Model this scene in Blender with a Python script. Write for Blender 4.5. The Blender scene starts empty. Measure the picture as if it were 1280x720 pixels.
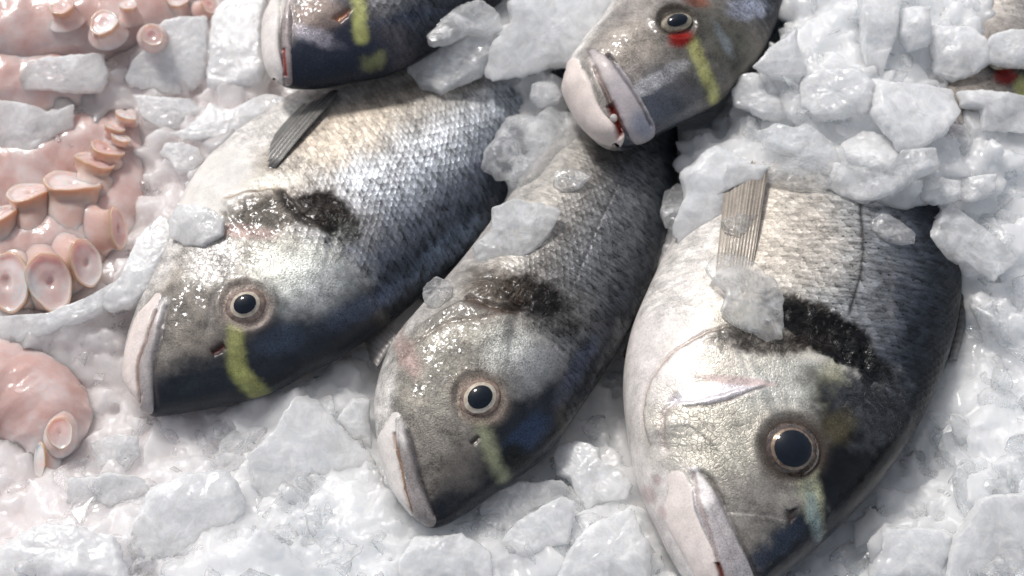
import bpy, bmesh, math, random
import numpy as np
from mathutils import Vector, Matrix
from mathutils.bvhtree import BVHTree
random.seed(7); rng = np.random.default_rng(7)
C = bpy.context.scene.collection
sc = bpy.context.scene

# ------------------------------------------------------------------ camera
ALPHA = math.radians(32); FPX = 1280*50/36; PX = 0.00033; DIST = FPX*PX
CAM = np.array([0, -DIST*math.sin(ALPHA), DIST*math.cos(ALPHA)])
ca, sa = math.cos(ALPHA), math.sin(ALPHA)
cam_d = bpy.data.cameras.new('camera'); cam = bpy.data.objects.new('camera', cam_d); C.objects.link(cam)
cam_d.lens = 50; cam_d.sensor_width = 36; cam_d.clip_start = 0.01; cam_d.clip_end = 50
cam.location = CAM; cam.rotation_euler = (ALPHA, 0, 0); sc.camera = cam
def ray(px, py):
    dx, dy = (px-640)/FPX, -(py-360)/FPX
    return np.array([dx, dy*ca+sa, dy*sa-ca])
def pt(px, py, z=0.0):
    d = ray(px, py); t = (z-CAM[2])/d[2]
    return CAM+d*t
def proj(P):
    q = np.asarray(P)-CAM
    yc = q[..., 1]*ca+q[..., 2]*sa; zc = -q[..., 1]*sa+q[..., 2]*ca
    return 640+FPX*q[..., 0]/(-zc), 360-FPX*yc/(-zc)

# ------------------------------------------------------------------ noise
def _h(ix, iy, iz):
    n = (ix.astype(np.uint32)*np.uint32(374761393)) ^ (iy.astype(np.uint32)*np.uint32(668265263)) ^ (iz.astype(np.uint32)*np.uint32(2147483647-58))
    n = (n ^ (n >> np.uint32(13)))*np.uint32(1274126177)
    n = n ^ (n >> np.uint32(16))
    return (n & np.uint32(0xffffff)).astype(np.float64)/0xffffff
def vnoise(x, y, z=None):
    if z is None: z = np.zeros_like(x)
    ix, iy, iz = np.floor(x).astype(np.int64), np.floor(y).astype(np.int64), np.floor(z).astype(np.int64)
    fx, fy, fz = x-ix, y-iy, z-iz
    fx, fy, fz = [f*f*(3-2*f) for f in (fx, fy, fz)]
    r = 0
    for a in (0, 1):
        for b in (0, 1):
            for c in (0, 1):
                w = (fx if a else 1-fx)*(fy if b else 1-fy)*(fz if c else 1-fz)
                r = r+w*_h(ix+a, iy+b, iz+c)
    return r*2-1
def fbm(x, y, z=None, o=4):
    if z is None: z = np.zeros_like(x)
    r = 0; a = 1; s = 0
    for k in range(o):
        r = r+a*vnoise(x+17.3*k, y-9.1*k, z+3.7*k); s += a; a *= .55; x, y, z = x*2.03, y*2.03, z*2.03
    return r/s
def sm(e0, e1, x):
    t = np.clip((x-e0)/(e1-e0+1e-12), 0, 1); return t*t*(3-2*t)

# ------------------------------------------------------------------ object helpers
def tag(o, label=None, cat=None, group=None, kind=None):
    if label: o['label'] = label
    if cat: o['category'] = cat
    if group: o['group'] = group
    if kind: o['kind'] = kind
    return o
def mesh_obj(name, V, F, mat=None, parent=None, smooth=True):
    me = bpy.data.meshes.new(name)
    V = np.asarray(V, dtype=np.float64)
    if isinstance(F, np.ndarray):
        nf, k = F.shape
        me.vertices.add(len(V)); me.vertices.foreach_set('co', V.astype(np.float32).ravel())
        me.loops.add(nf*k); me.loops.foreach_set('vertex_index', F.astype(np.int32).ravel())
        me.polygons.add(nf); me.polygons.foreach_set('loop_start', np.arange(0, nf*k, k, dtype=np.int32))
        me.update(calc_edges=True); me.validate()
    else:
        me.from_pydata([tuple(v) for v in V], [], F); me.update()
    if smooth: me.polygons.foreach_set('use_smooth', [True]*len(me.polygons))
    if mat: me.materials.append(mat)
    o = bpy.data.objects.new(name, me); C.objects.link(o)
    if parent: o.parent = parent
    return o
def put_attr(o, name, rgb):
    me = o.data; a = me.color_attributes.new(name, 'FLOAT_COLOR', 'POINT')
    arr = np.ones((len(me.vertices), 4), dtype=np.float32); arr[:, :3] = rgb
    a.data.foreach_set('color', arr.ravel())

# ------------------------------------------------------------------ node helper
class NT:
    def __init__(s, name):
        s.m = bpy.data.materials.new(name); s.m.use_nodes = True
        s.t = s.m.node_tree; s.t.nodes.clear()
        s.out = s.t.nodes.new('ShaderNodeOutputMaterial'); s.p = s.t.nodes.new('ShaderNodeBsdfPrincipled')
        s.t.links.new(s.p.outputs[0], s.out.inputs[0])
    def n(s, typ, **kw):
        nd = s.t.nodes.new(typ)
        for k, v in kw.items(): setattr(nd, k, v)
        return nd
    def set(s, inp, v):
        if hasattr(v, 'is_output') or isinstance(v, bpy.types.NodeSocket): s.t.links.new(v, inp)
        else: inp.default_value = v
    def ma(s, op, a, b=None, c=None, clamp=False):
        nd = s.n('ShaderNodeMath', operation=op); nd.use_clamp = clamp
        s.set(nd.inputs[0], a)
        if b is not None: s.set(nd.inputs[1], b)
        if c is not None: s.set(nd.inputs[2], c)
        return nd.outputs[0]
    def mix(s, f, a, b, mode='MIX'):
        nd = s.n('ShaderNodeMix', data_type='RGBA', blend_type=mode)
        s.set(nd.inputs[0], f); s.set(nd.inputs[6], a); s.set(nd.inputs[7], b); return nd.outputs[2]
    def noise(s, vec, scale, detail=3, rough=.5, dist=0):
        nd = s.n('ShaderNodeTexNoise'); s.set(nd.inputs['Vector'], vec)
        nd.inputs['Scale'].default_value = scale; nd.inputs['Detail'].default_value = detail
        nd.inputs['Roughness'].default_value = rough; nd.inputs['Distortion'].default_value = dist
        return nd.outputs[0]
    def vor(s, vec, scale, feature='F1', rnd=1.0):
        nd = s.n('ShaderNodeTexVoronoi', feature=feature); s.set(nd.inputs['Vector'], vec)
        nd.inputs['Scale'].default_value = scale; nd.inputs['Randomness'].default_value = rnd
        return nd
    def bump(s, h, dist, strength=1.0, nrm=None):
        nd = s.n('ShaderNodeBump'); s.set(nd.inputs['Height'], h); s.set(nd.inputs['Strength'], strength)
        nd.inputs['Distance'].default_value = dist
        if nrm is not None: s.set(nd.inputs['Normal'], nrm)
        return nd.outputs[0]
    def facets(s, vec, scale, amt, nrm=None, rnd=1.0):
        """tiny randomly tilted facets that glint"""
        v = s.vor(vec, scale, 'F1', rnd); a = s.n('ShaderNodeVectorMath', operation='SUBTRACT'); s.set(a.inputs[0], v.outputs['Color']); a.inputs[1].default_value = (.5, .5, .5)
        sc_ = s.n('ShaderNodeVectorMath', operation='SCALE'); s.set(sc_.inputs[0], a.outputs[0]); s.set(sc_.inputs['Scale'], amt)
        if nrm is None: nrm = s.n('ShaderNodeNewGeometry').outputs['Normal']
        ad = s.n('ShaderNodeVectorMath', operation='ADD'); s.set(ad.inputs[0], nrm); s.set(ad.inputs[1], sc_.outputs[0])
        no = s.n('ShaderNodeVectorMath', operation='NORMALIZE'); s.set(no.inputs[0], ad.outputs[0]); return no.outputs[0]
    def attr(s, name):
        nd = s.n('ShaderNodeAttribute', attribute_name=name); return nd
    def i(s, name, v): s.set(s.p.inputs[name], v)
    def ramp(s, f, e0, e1, a=0.0, b=1.0):
        nd = s.n('ShaderNodeMapRange'); nd.clamp = True
        s.set(nd.inputs[0], f); nd.inputs[1].default_value = e0; nd.inputs[2].default_value = e1
        nd.inputs[3].default_value = a; nd.inputs[4].default_value = b
        return nd.outputs[0]

# ------------------------------------------------------------------ materials
def fish_material():
    N = NT('wet_fish_skin')
    col = N.attr('Col'); msk = N.attr('Msk'); ms2 = N.attr('Msk2')
    sep = N.n('ShaderNodeSeparateColor'); N.set(sep.inputs[0], msk.outputs['Color'])
    sep2 = N.n('ShaderNodeSeparateColor'); N.set(sep2.inputs[0], ms2.outputs['Color'])
    scale_a, metal, rough = sep.outputs[0], sep.outputs[1], sep.outputs[2]
    retic, wrink, sparkle = sep2.outputs[0], sep2.outputs[1], sep2.outputs[2]
    tc = N.n('ShaderNodeTexCoord'); obj = tc.outputs['Object']
    uv = N.n('ShaderNodeUVMap'); uv.uv_map = 'body'
    # warp the body coordinates a little so that scale rows meander
    nz = N.n('ShaderNodeTexNoise'); N.set(nz.inputs['Vector'], obj); nz.inputs['Scale'].default_value = 60; nz.inputs['Detail'].default_value = 2
    sub = N.n('ShaderNodeVectorMath', operation='SUBTRACT'); N.set(sub.inputs[0], nz.outputs['Color']); sub.inputs[1].default_value = (.5, .5, .5)
    mad = N.n('ShaderNodeVectorMath', operation='MULTIPLY_ADD'); N.set(mad.inputs[0], sub.outputs[0]); mad.inputs[1].default_value = (1.6, 1.6, 0); N.set(mad.inputs[2], uv.outputs[0])
    sx = N.n('ShaderNodeSeparateXYZ'); N.set(sx.inputs[0], mad.outputs[0])
    u, v = sx.outputs[0], sx.outputs[1]
    i0 = N.ma('FLOOR', u); fu = N.ma('SUBTRACT', u, i0)
    par = N.ma('MODULO', i0, 2.0); par = N.ma('ABSOLUTE', par)
    va = N.ma('MULTIPLY_ADD', par, .5, v); ja = N.ma('FLOOR', va); fa = N.ma('SUBTRACT', N.ma('SUBTRACT', va, ja), .5)
    parb = N.ma('SUBTRACT', 1.0, par)
    vb = N.ma('MULTIPLY_ADD', parb, .5, v); jb = N.ma('FLOOR', vb); fb = N.ma('SUBTRACT', N.ma('SUBTRACT', vb, jb), .5)
    k = 2.2
    A = N.ma('MULTIPLY_ADD', N.ma('MULTIPLY', fa, fa), k, fu)
    B = N.ma('SUBTRACT', N.ma('MULTIPLY_ADD', N.ma('MULTIPLY', fb, fb), k, fu), 1.0)
    inA = N.ma('LESS_THAN', A, 1.0); notA = N.ma('SUBTRACT', 1.0, inA)
    val = N.ma('ADD', N.ma('MULTIPLY', A, inA), N.ma('MULTIPLY', B, notA))
    val = N.ma('MULTIPLY_ADD', val, .62, .36)        # 0..1 over one scale
    idu = N.ma('ADD', i0, notA); idv = N.ma('ADD', N.ma('MULTIPLY', ja, inA), N.ma('MULTIPLY', jb, notA))
    cmb = N.n('ShaderNodeCombineXYZ'); N.set(cmb.inputs[0], idu); N.set(cmb.inputs[1], idv)
    wn = N.n('ShaderNodeTexWhiteNoise', noise_dimensions='2D'); N.set(wn.inputs['Vector'], cmb.outputs[0])
    rnd = wn.outputs['Value']
    edge = N.ramp(val, .78, 1.0)                     # rear rim of the scale
    root = N.ramp(val, .0, .35, 1.0, 0.0)
    # fine streaks lying across the body on each scale
    st = N.n('ShaderNodeMapping'); N.set(st.inputs[0], mad.outputs[0]); st.inputs['Scale'].default_value = (.85, .26, 1)
    streak = N.noise(st.outputs[0], 1.6, 4, .65)
    fine = N.noise(obj, 1500, 3, .6); mid = N.noise(obj, 160, 4, .6); grit = N.noise(obj, 2600, 2, .6)
    base = col.outputs['Color']
    # pigment, with sparkle specks painted into the same colour
    t1 = N.ma('ADD', N.ma('MULTIPLY', rnd, .55), N.ma('MULTIPLY', N.ramp(streak, .34, .66), 1.25))
    t1 = N.ma('MULTIPLY_ADD', edge, .25, N.ma('MULTIPLY_ADD', root, -.75, t1))
    fac = N.ma('MULTIPLY_ADD', t1, 1.0, .2)
    fac = N.ma('ADD', 1.0, N.ma('MULTIPLY', N.ma('SUBTRACT', fac, 1.0), scale_a))
    g2 = N.ma('MULTIPLY_ADD', N.ramp(fine, .34, .66), .5, N.ma('MULTIPLY_ADD', N.ramp(mid, .35, .65), .6, .48))  # wet sparkle put into the colour as bright and dark specks
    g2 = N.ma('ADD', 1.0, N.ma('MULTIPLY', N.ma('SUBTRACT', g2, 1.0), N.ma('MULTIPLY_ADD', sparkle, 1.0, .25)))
    vr = N.vor(obj, 430, 'DISTANCE_TO_EDGE'); wv = N.n('ShaderNodeVectorMath', operation='MULTIPLY_ADD')
    nz2 = N.n('ShaderNodeTexNoise'); N.set(nz2.inputs['Vector'], obj); nz2.inputs['Scale'].default_value = 140; nz2.inputs['Detail'].default_value = 3
    N.set(wv.inputs[0], nz2.outputs['Color']); wv.inputs[1].default_value = (.006, .006, .006); N.set(wv.inputs[2], obj)
    N.set(vr.inputs['Vector'], wv.outputs[0])
    crack = N.ramp(vr.outputs['Distance'], .0, .13, 1.0, 0.0)
    rc = N.ma('SUBTRACT', 1.0, N.ma('MULTIPLY', N.ma('MULTIPLY', crack, retic), .3))
    wr = N.noise(obj, 150, 4, .5, 1.8); ridge = N.ma('ABSOLUTE', N.ma('MULTIPLY_ADD', wr, 2.0, -1.0)); ridge = N.ramp(ridge, 0, .35)
    wc = N.ma('SUBTRACT', 1.0, N.ma('MULTIPLY', N.ma('MULTIPLY', N.ma('SUBTRACT', 1.0, ridge), wrink), .8))
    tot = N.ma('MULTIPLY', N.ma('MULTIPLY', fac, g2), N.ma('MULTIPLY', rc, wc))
    cc = N.n('ShaderNodeCombineColor')
    for q in range(3): N.set(cc.inputs[q], tot)
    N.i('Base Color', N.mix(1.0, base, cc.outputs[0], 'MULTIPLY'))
    N.i('Metallic', metal)
    N.i('Roughness', N.ma('MULTIPLY_ADD', N.ramp(fine, .3, .7), .16, rough))
    hs = N.ma('ADD', N.ma('MULTIPLY', val, 1.1), N.ma('MULTIPLY', streak, 1.4)); hs = N.ma('MULTIPLY_ADD', rnd, .3, hs)
    b1 = N.bump(hs, .0003, scale_a)
    b2 = N.bump(N.ma('MULTIPLY', crack, -1.0), .00014, retic, b1)
    b3 = N.bump(ridge, .0003, wrink, b2)
    b4 = N.bump(fine, .00026, N.ma('MULTIPLY_ADD', sparkle, .75, .12), b3)
    b5 = N.bump(grit, .00012, N.ma('MULTIPLY_ADD', sparkle, .6, .1), b4)
    N.i('Normal', b5)
    N.i('Coat Weight', N.ma('MULTIPLY_ADD', sparkle, .38, .05)); N.i('Coat Roughness', .10); N.i('Specular IOR Level', .16)
    N.i('Coat Normal', N.facets(obj, 1000, N.ma('MULTIPLY_ADD', sparkle, .16, .04), N.bump(mid, .0006, .3, b1)))
    N.i('Subsurface Weight', .0)
    return N.m
def eye_material(name, col, rough=.08, metal=0.0, bump=0.0, col2=None):
    N = NT(name); tc = N.n('ShaderNodeTexCoord'); nz = N.noise(tc.outputs['Object'], 500, 4, .6)
    if col2: N.i('Base Color', N.mix(N.ramp(nz, .35, .65), (*col, 1), (*col2, 1)))
    else: N.i('Base Color', N.mix(N.ramp(nz, .3, .7), (*[c*.75 for c in col], 1), (*col, 1)))
    N.i('Roughness', rough); N.i('Metallic', metal); N.i('Coat Weight', 1.0); N.i('Coat Roughness', .03)
    if bump: N.i('Normal', N.bump(nz, bump, .5)); N.i('Coat Normal', N.bump(N.noise(tc.outputs['Object'], 220, 2), bump*1.2, .6))
    return N.m
def ice_material(name, col, clear=0.0, rough=.16, attr=False, rad=.03, frost_lo=.40, frost_hi=.66, tmix=.6):
    """wet ice: milky scattering ice mixed with glassy see-through ice"""
    N = NT(name); tc = N.n('ShaderNodeTexCoord'); obj = tc.outputs['Object']; geo = N.n('ShaderNodeNewGeometry'); pos = geo.outputs['Position']
    big = N.noise(pos, 38, 4, .55); mid = N.noise(pos, 170, 4, .6); f = N.noise(pos, 800, 3, .6)
    patch = N.ramp(N.noise(pos, 60, 3, .6), .42, .6)
    base = N.mix(N.ramp(big, .35, .65), (*[c*.93 for c in col], 1), (*col, 1))
    if attr: base = N.mix(1.0, base, N.attr('Col').outputs['Color'], 'MULTIPLY')
    N.i('Base Color', base)
    N.i('Subsurface Weight', 1.0); N.i('Subsurface Radius', (1.0, 1.06, 1.12)); N.i('Subsurface Scale', rad)
    N.i('IOR', 1.31)
    N.i('Roughness', N.ramp(mid, .35, .65, rough*.7, rough*2.0))
    b = N.bump(big, .002, .4); b = N.bump(mid, .0008, N.ma('MULTIPLY_ADD', patch, .5, .15), b)
    b = N.bump(f, .0004, N.ma('MULTIPLY_ADD', patch, .6, .12), b)
    N.i('Normal', b); N.i('Coat Weight', .4); N.i('Coat Roughness', .06); N.i('Coat Normal', N.facets(pos, 1000, N.ma('MULTIPLY_ADD', patch, .45, .16), b))
    if clear:
        frost = N.ramp(N.noise(pos, 120, 5, .65, .6), frost_lo, frost_hi)
        lw = N.n('ShaderNodeLayerWeight'); lw.inputs[0].default_value = .3; N.set(lw.inputs['Normal'], b)
        fac = N.ma('MULTIPLY', N.ma('SUBTRACT', 1.0, N.ma('MULTIPLY', frost, .7)), N.ma('SUBTRACT', 1.0, N.ma('MULTIPLY', lw.outputs['Facing'], .7)))
        fac = N.ma('MULTIPLY', fac, clear, clamp=True)
        tr = N.n('ShaderNodeBsdfTransparent'); tr.inputs[0].default_value = (.975, .982, .985, 1)
        rf = N.n('ShaderNodeBsdfRefraction'); rf.inputs['Color'].default_value = (.99, .995, 1, 1); rf.inputs['Roughness'].default_value = .06; rf.inputs['IOR'].default_value = 1.16; N.set(rf.inputs['Normal'], b)
        m0 = N.n('ShaderNodeMixShader'); m0.inputs[0].default_value = tmix; N.t.links.new(rf.outputs[0], m0.inputs[1]); N.t.links.new(tr.outputs[0], m0.inputs[2])
        fr = N.n('ShaderNodeFresnel'); fr.inputs['IOR'].default_value = 1.31; N.set(fr.inputs['Normal'], b)
        gl = N.n('ShaderNodeBsdfAnisotropic'); gl.inputs['Roughness'].default_value = .07; gl.inputs['Color'].default_value = (1, 1, 1, 1); N.set(gl.inputs['Normal'], b)
        m1 = N.n('ShaderNodeMixShader'); N.set(m1.inputs[0], N.ma('MULTIPLY', fr.outputs[0], N.ma('SUBTRACT', 1.0, geo.outputs['Backfacing']))); N.t.links.new(m0.outputs[0], m1.inputs[1]); N.t.links.new(gl.outputs[0], m1.inputs[2])
        mx = N.n('ShaderNodeMixShader'); N.set(mx.inputs[0], fac)
        N.t.links.new(N.p.outputs[0], mx.inputs[1]); N.t.links.new(m1.outputs[0], mx.inputs[2]); N.t.links.new(mx.outputs[0], N.out.inputs[0])
    return N.m
def flesh_material(name, col, rim=None, rough=.2):
    N = NT(name); tc = N.n('ShaderNodeTexCoord'); obj = tc.outputs['Object']
    big = N.noise(obj, 55, 4, .55); f = N.noise(obj, 600, 3, .6)
    base = N.mix(N.ramp(big, .4, .62), (col[0]*.86, col[1]*.68, col[2]*.64, 1), (*col, 1))
    if rim: base = N.mix(N.attr('Col').outputs['Fac'], base, (*rim, 1))
    N.i('Base Color', base); N.i('Subsurface Weight', .9); N.i('Subsurface Radius', (1.0, .6, .5)); N.i('Subsurface Scale', .005)
    N.i('Roughness', rough); N.i('Coat Weight', .6); N.i('Coat Roughness', .08)
    b = N.bump(big, .002, .5); N.i('Normal', N.bump(f, .0003, .4, b)); N.i('Coat Normal', N.bump(N.noise(obj, 150, 3), .0012, .5, b))
    return N.m
M = {}
M['fish'] = fish_material()
M['rim'] = eye_material('eye_rim', (.13, .085, .07), .12, .1, .0004, (.38, .27, .21))
M['iris'] = eye_material('iris', (.55, .44, .32), .1, .35, .0003, (.76, .68, .55))
M['irisd'] = eye_material('iris_dull', (.22, .18, .12), .1, .35, .0003, (.50, .43, .31))
M['rim3'] = eye_material('eye_rim_dark', (.03, .02, .018), .12, .2, .0006, (.13, .085, .06))
M['iris3'] = eye_material('iris_bronze', (.16, .10, .07), .15, .4, .0003, (.36, .27, .18))
M['pupil'] = eye_material('pupil', (.010, .015, .024), .05)
M['ice_bed'] = ice_material('crushed_ice', (.875, .885, .892), attr=True, rad=.024)
M['ice_shard'] = ice_material('ice_shards', (.97, .975, .98), clear=.92, attr=True, rad=.006, frost_lo=.5, frost_hi=.8, tmix=.8)
M['ice_white'] = ice_material('ice_white', (.98, .984, .986), clear=.42, rad=.006)
M['ice_pink'] = ice_material('ice_pinkish', (.98, .955, .945), clear=.42, rad=.006)  # octopus-pink light in the ice, put into the base colour
M['ice_grey'] = ice_material('ice_grey', (.965, .972, .976), clear=.66, rad=.005, frost_lo=.44, frost_hi=.7)
M['ice_clear'] = ice_material('ice_clear', (.94, .95, .955), clear=.9, rad=.012, frost_lo=.5, frost_hi=.75)
for n_ in M['pupil'].node_tree.nodes:
    if n_.type == 'BSDF_PRINCIPLED': n_.inputs['Coat Weight'].default_value = .45; n_.inputs['Specular IOR Level'].default_value = .15
M['tooth'] = ice_material('tooth', (.85, .82, .75))
M['arm'] = flesh_material('octopus_skin', (.80, .68, .65))
M['sucker'] = flesh_material('octopus_sucker', (.90, .79, .76), rim=(.50, .33, .20))

# ------------------------------------------------------------------ fish
def catmull(P, t):
    P = np.asarray(P, float); n = len(P); t = np.asarray(t)*(n-1)
    i = np.clip(np.floor(t).astype(int), 0, n-2); f = (t-i)[:, None]
    def g(k): 
        k2 = np.clip(k, 0, n-1); r = P[k2].copy()
        lo = k < 0; r[lo] = 2*P[0]-P[1]; hi = k > n-1; r[hi] = 2*P[-1]-P[-2]; return r
    p0, p1, p2, p3 = g(i-1), g(i), g(i+1), g(i+2)
    return .5*((2*p1)+(-p0+p2)*f+(2*p0-5*p1+4*p2-p3)*f*f+(-p0+3*p1-3*p2+p3)*f**3)
BODIES = []          # (verts, faces) for finding where ice rests
class Fish:
    """stations: (dorsal_x, dorsal_y, ventral_x, ventral_y, z_mid, half_thickness) traced from snout to tail"""
    def __init__(s, stations, NU=520, NV=300, uo=7.0, vo=10, seed=0):
        S = np.array(stations, float)
        D = np.array([pt(a[0], a[1], a[4]) for a in S]); Vn = np.array([pt(a[2], a[3], a[4]) for a in S]); b = S[:, 5:6]
        t = np.linspace(0, 1, NU)
        t = t**1.25
        d = catmull(D, t); v = catmull(Vn, t); b = np.maximum(catmull(b, t)[:, 0], 1e-4)
        c = (d+v)/2; a = (d-v)/2
        n = NV; q = np.linspace(0, 1, n, endpoint=False)
        # 72 % of the ring on the upper side
        th = np.where(q < .72, q/.72*math.pi, math.pi+(q-.72)/.28*math.pi)
        cx = np.cos(th); sy = np.sin(th)
        e = 2/2.15
        X = np.sign(cx)*np.abs(cx)**e; Y = np.sign(sy)*np.abs(sy)**e
        Yt = Y*(1-.16*X)
        P = c[:, None, :]+a[:, None, :]*X[None, :, None]
        P[:, :, 2] += b[:, None]*Yt[None, :]
        s.P = P; s.X = np.broadcast_to(X, P.shape[:2]).copy(); s.up = np.broadcast_to(Y > -.15, P.shape[:2]).copy()
        ax = np.concatenate([[0], np.cumsum(np.linalg.norm(np.diff(c, axis=0), axis=1))])
        s.ax = ax; wid = np.linalg.norm(a, axis=1)
        ring = np.concatenate([[0], np.cumsum(np.hypot(np.diff(X), np.diff(Y*.45)))])
        s.T = np.broadcast_to(t[:, None], P.shape[:2]).copy()
        s.S = np.broadcast_to((ax/PX)[:, None], P.shape[:2]).copy()
        # body coordinates in scale units: u along the fish, v across it
        s.uvu = s.S/uo; s.uvv = np.broadcast_to(ring[None, :], P.shape[:2])*(np.maximum(wid, .03)/PX/vo)[:, None]
        s.shape = P.shape[:2]; s.seed = seed
        s.calc()
        s.disp = np.zeros(s.shape); s.col = np.zeros(s.shape+(3,)); s.msk = np.zeros(s.shape+(3,)); s.ms2 = np.zeros(s.shape+(3,))
        x, y, z = [P[..., k]/PX for k in range(3)]
        s.nA = fbm(x/14+seed, y/14, z/14, 5); s.nB = fbm(x/40+seed*3, y/40, z/40, 4); s.nC = fbm(x/5+seed, y/5, z/5, 3)
    def calc(s):
        P = s.P
        du = np.gradient(P, axis=0); dv = np.roll(P, -1, 1)-np.roll(P, 1, 1)
        n = np.cross(du, dv); n /= np.linalg.norm(n, axis=2, keepdims=True)+1e-12
        # outward
        cen = P.mean(axis=1, keepdims=True); sg = np.sign(((P-cen)*n).sum(2).mean()); s.nrm = n*sg
        s.q = np.stack(proj(P), -1)      # position of each point in the tracing of the photograph
        s.Q = np.stack([P[..., 0], P[..., 1]*ca+P[..., 2]*sa], -1)/PX   # parallel projection onto the camera's view plane; skin marks are laid out here
    def lm(s, p):                        # traced landmark in image pixels -> view-plane coordinates
        d = ((s.q-np.array(p))**2).sum(-1)+(~s.up)*1e6
        k = np.unravel_index(np.argmin(d), s.shape); return s.Q[k]
    def at(s, p):
        d = ((s.q-np.array(p))**2).sum(-1)+(~s.up)*1e6
        k = np.unravel_index(np.argmin(d), s.shape); return s.P[k].copy(), s.nrm[k].copy()
    def line(s, pts, wob=0):             # signed distance + fraction along
        L = np.array([s.lm(p) for p in pts]); best = np.full(s.shape, 1e9); sd = np.zeros(s.shape); fr = np.zeros(s.shape)
        q = s.Q+wob*np.stack([s.nA, s.nC], -1)
        seg = np.linalg.norm(np.diff(L, axis=0), axis=1); cum = np.concatenate([[0], np.cumsum(seg)])
        for i in range(len(L)-1):
            a, b = L[i], L[i+1]; ab = b-a; l2 = (ab**2).sum()+1e-9
            w = ((q-a)@ab)/l2; tt = np.clip(w, 0, 1); pr = a+tt[..., None]*ab; dd = np.linalg.norm(q-pr, axis=-1)
            cr = ab[0]*(q[..., 1]-a[1])-ab[1]*(q[..., 0]-a[0]); m = dd < best
            best = np.where(m, dd, best); sd = np.where(m, np.sign(cr)*dd, sd); fr = np.where(m, (cum[i]+tt*seg[i])/cum[-1], fr)
        return best, sd, fr
    def smooth_line(s, pts, n=24, wob=0): return s.line(catmull(pts, np.linspace(0, 1, n)), wob)
    def blob(s, p, rx, ry, rot=0, wob=0.0, soft=.5):
        c = s.lm(p); d = s.Q-c; r = math.radians(rot); x = d[..., 0]*math.cos(r)-d[..., 1]*math.sin(r); y = d[..., 0]*math.sin(r)+d[..., 1]*math.cos(r)
        k = np.hypot(x/rx, y/ry)+wob*s.nA+wob*.15*s.nC
        return (1-sm(1-soft, 1+soft, k))*s.up
    def paint(s, m, col=None, metal=None, rough=None, scale=None, retic=None, wrink=None, spark=None):
        m = np.clip(m, 0, 1)
        if col is not None: s.col = s.col*(1-m[..., None])+np.array(col)*m[..., None]
        for arr, k, val in ((s.msk, 1, metal), (s.msk, 2, rough), (s.msk, 0, scale), (s.ms2, 0, retic), (s.ms2, 1, wrink), (s.ms2, 2, spark)):
            if val is not None: arr[..., k] = arr[..., k]*(1-m)+val*m
    def groove(s, pts, w, h, col=None, dark=1.0, wob=1.0, ends=.12):
        d, sd, fr = s.smooth_line(pts, wob=wob); k = np.exp(-(d/w)**2)*sm(0, ends, fr)*(1-sm(1-ends, 1, fr) if ends else 1)*s.up
        s.disp -= h*k
        if col is not None: s.paint(k*dark, col)
        return k
    def ridge(s, pts, w, h, w2=None, ends=.1):
        d, sd, fr = s.smooth_line(pts); ww = w if w2 is None else w+(w2-w)*fr
        ww = ww*(.35+.65*sm(0, .3, fr)); k = np.sqrt(np.clip(1-(d/ww)**2, 0, 1))*s.up; s.disp += h*k*(.3+.7*sm(0, .25, fr))
        return sm(0, .35, k)
    def plate(s, pts, h, fall=35, side=1, edge=2.0):   # raised plate ending in a sharp free edge
        d, sd, fr = s.smooth_line(pts, wob=1.5); sd = sd*side
        e = sm(-edge, edge, sd)*np.exp(-np.maximum(sd, 0)/fall)*sm(0, .1, fr)*(1-sm(.9, 1, fr))*s.up
        s.disp += h*e; return np.exp(-(sd/2.5)**2)*(d < 8)*sm(0, .1, fr)*(1-sm(.9, 1, fr))*s.up
    def build(s, parent):
        s.P = s.P+s.nrm*(s.disp*PX)[..., None]
        nu, nv = s.shape
        i = np.arange(nu-1)[:, None]; j = np.arange(nv)[None, :]; j2 = (j+1) % nv
        F = np.stack([i*nv+j, i*nv+j2, (i+1)*nv+j2, (i+1)*nv+j], -1).reshape(-1, 4)
        V = s.P.reshape(-1, 3); V = V.copy(); root = np.array(parent.location)
        n0 = len(V)
        # caps
        V = np.vstack([V, s.P[0].mean(0), s.P[-1].mean(0)])
        BODIES.append((V.copy(), F))
        if np.cross(V[F[5000, 1]]-V[F[5000, 0]], V[F[5000, 2]]-V[F[5000, 0]])@s.nrm.reshape(-1, 3)[F[5000, 0]] < 0: F = F[:, ::-1]
        o = mesh_obj('body', V-root, F, M['fish'], parent)
        ext = lambda A: np.vstack([A.reshape(-1, 3), A.reshape(-1, 3)[:1], A.reshape(-1, 3)[-1:]])
        put_attr(o, 'Col', ext(np.clip(s.col, 0, 1))); put_attr(o, 'Msk', ext(s.msk)); put_attr(o, 'Msk2', ext(s.ms2))
        uv = o.data.uv_layers.new(name='body'); li = np.empty(len(o.data.loops), dtype=np.int32); o.data.loops.foreach_get('vertex_index', li)
        UV = np.stack([s.uvu.ravel(), s.uvv.ravel()], -1); UV = np.vstack([UV, UV[:1], UV[-1:]])[li]
        # close the seam at the last column
        uv.data.foreach_set('uv', UV.astype(np.float32).ravel())
        return o
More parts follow.
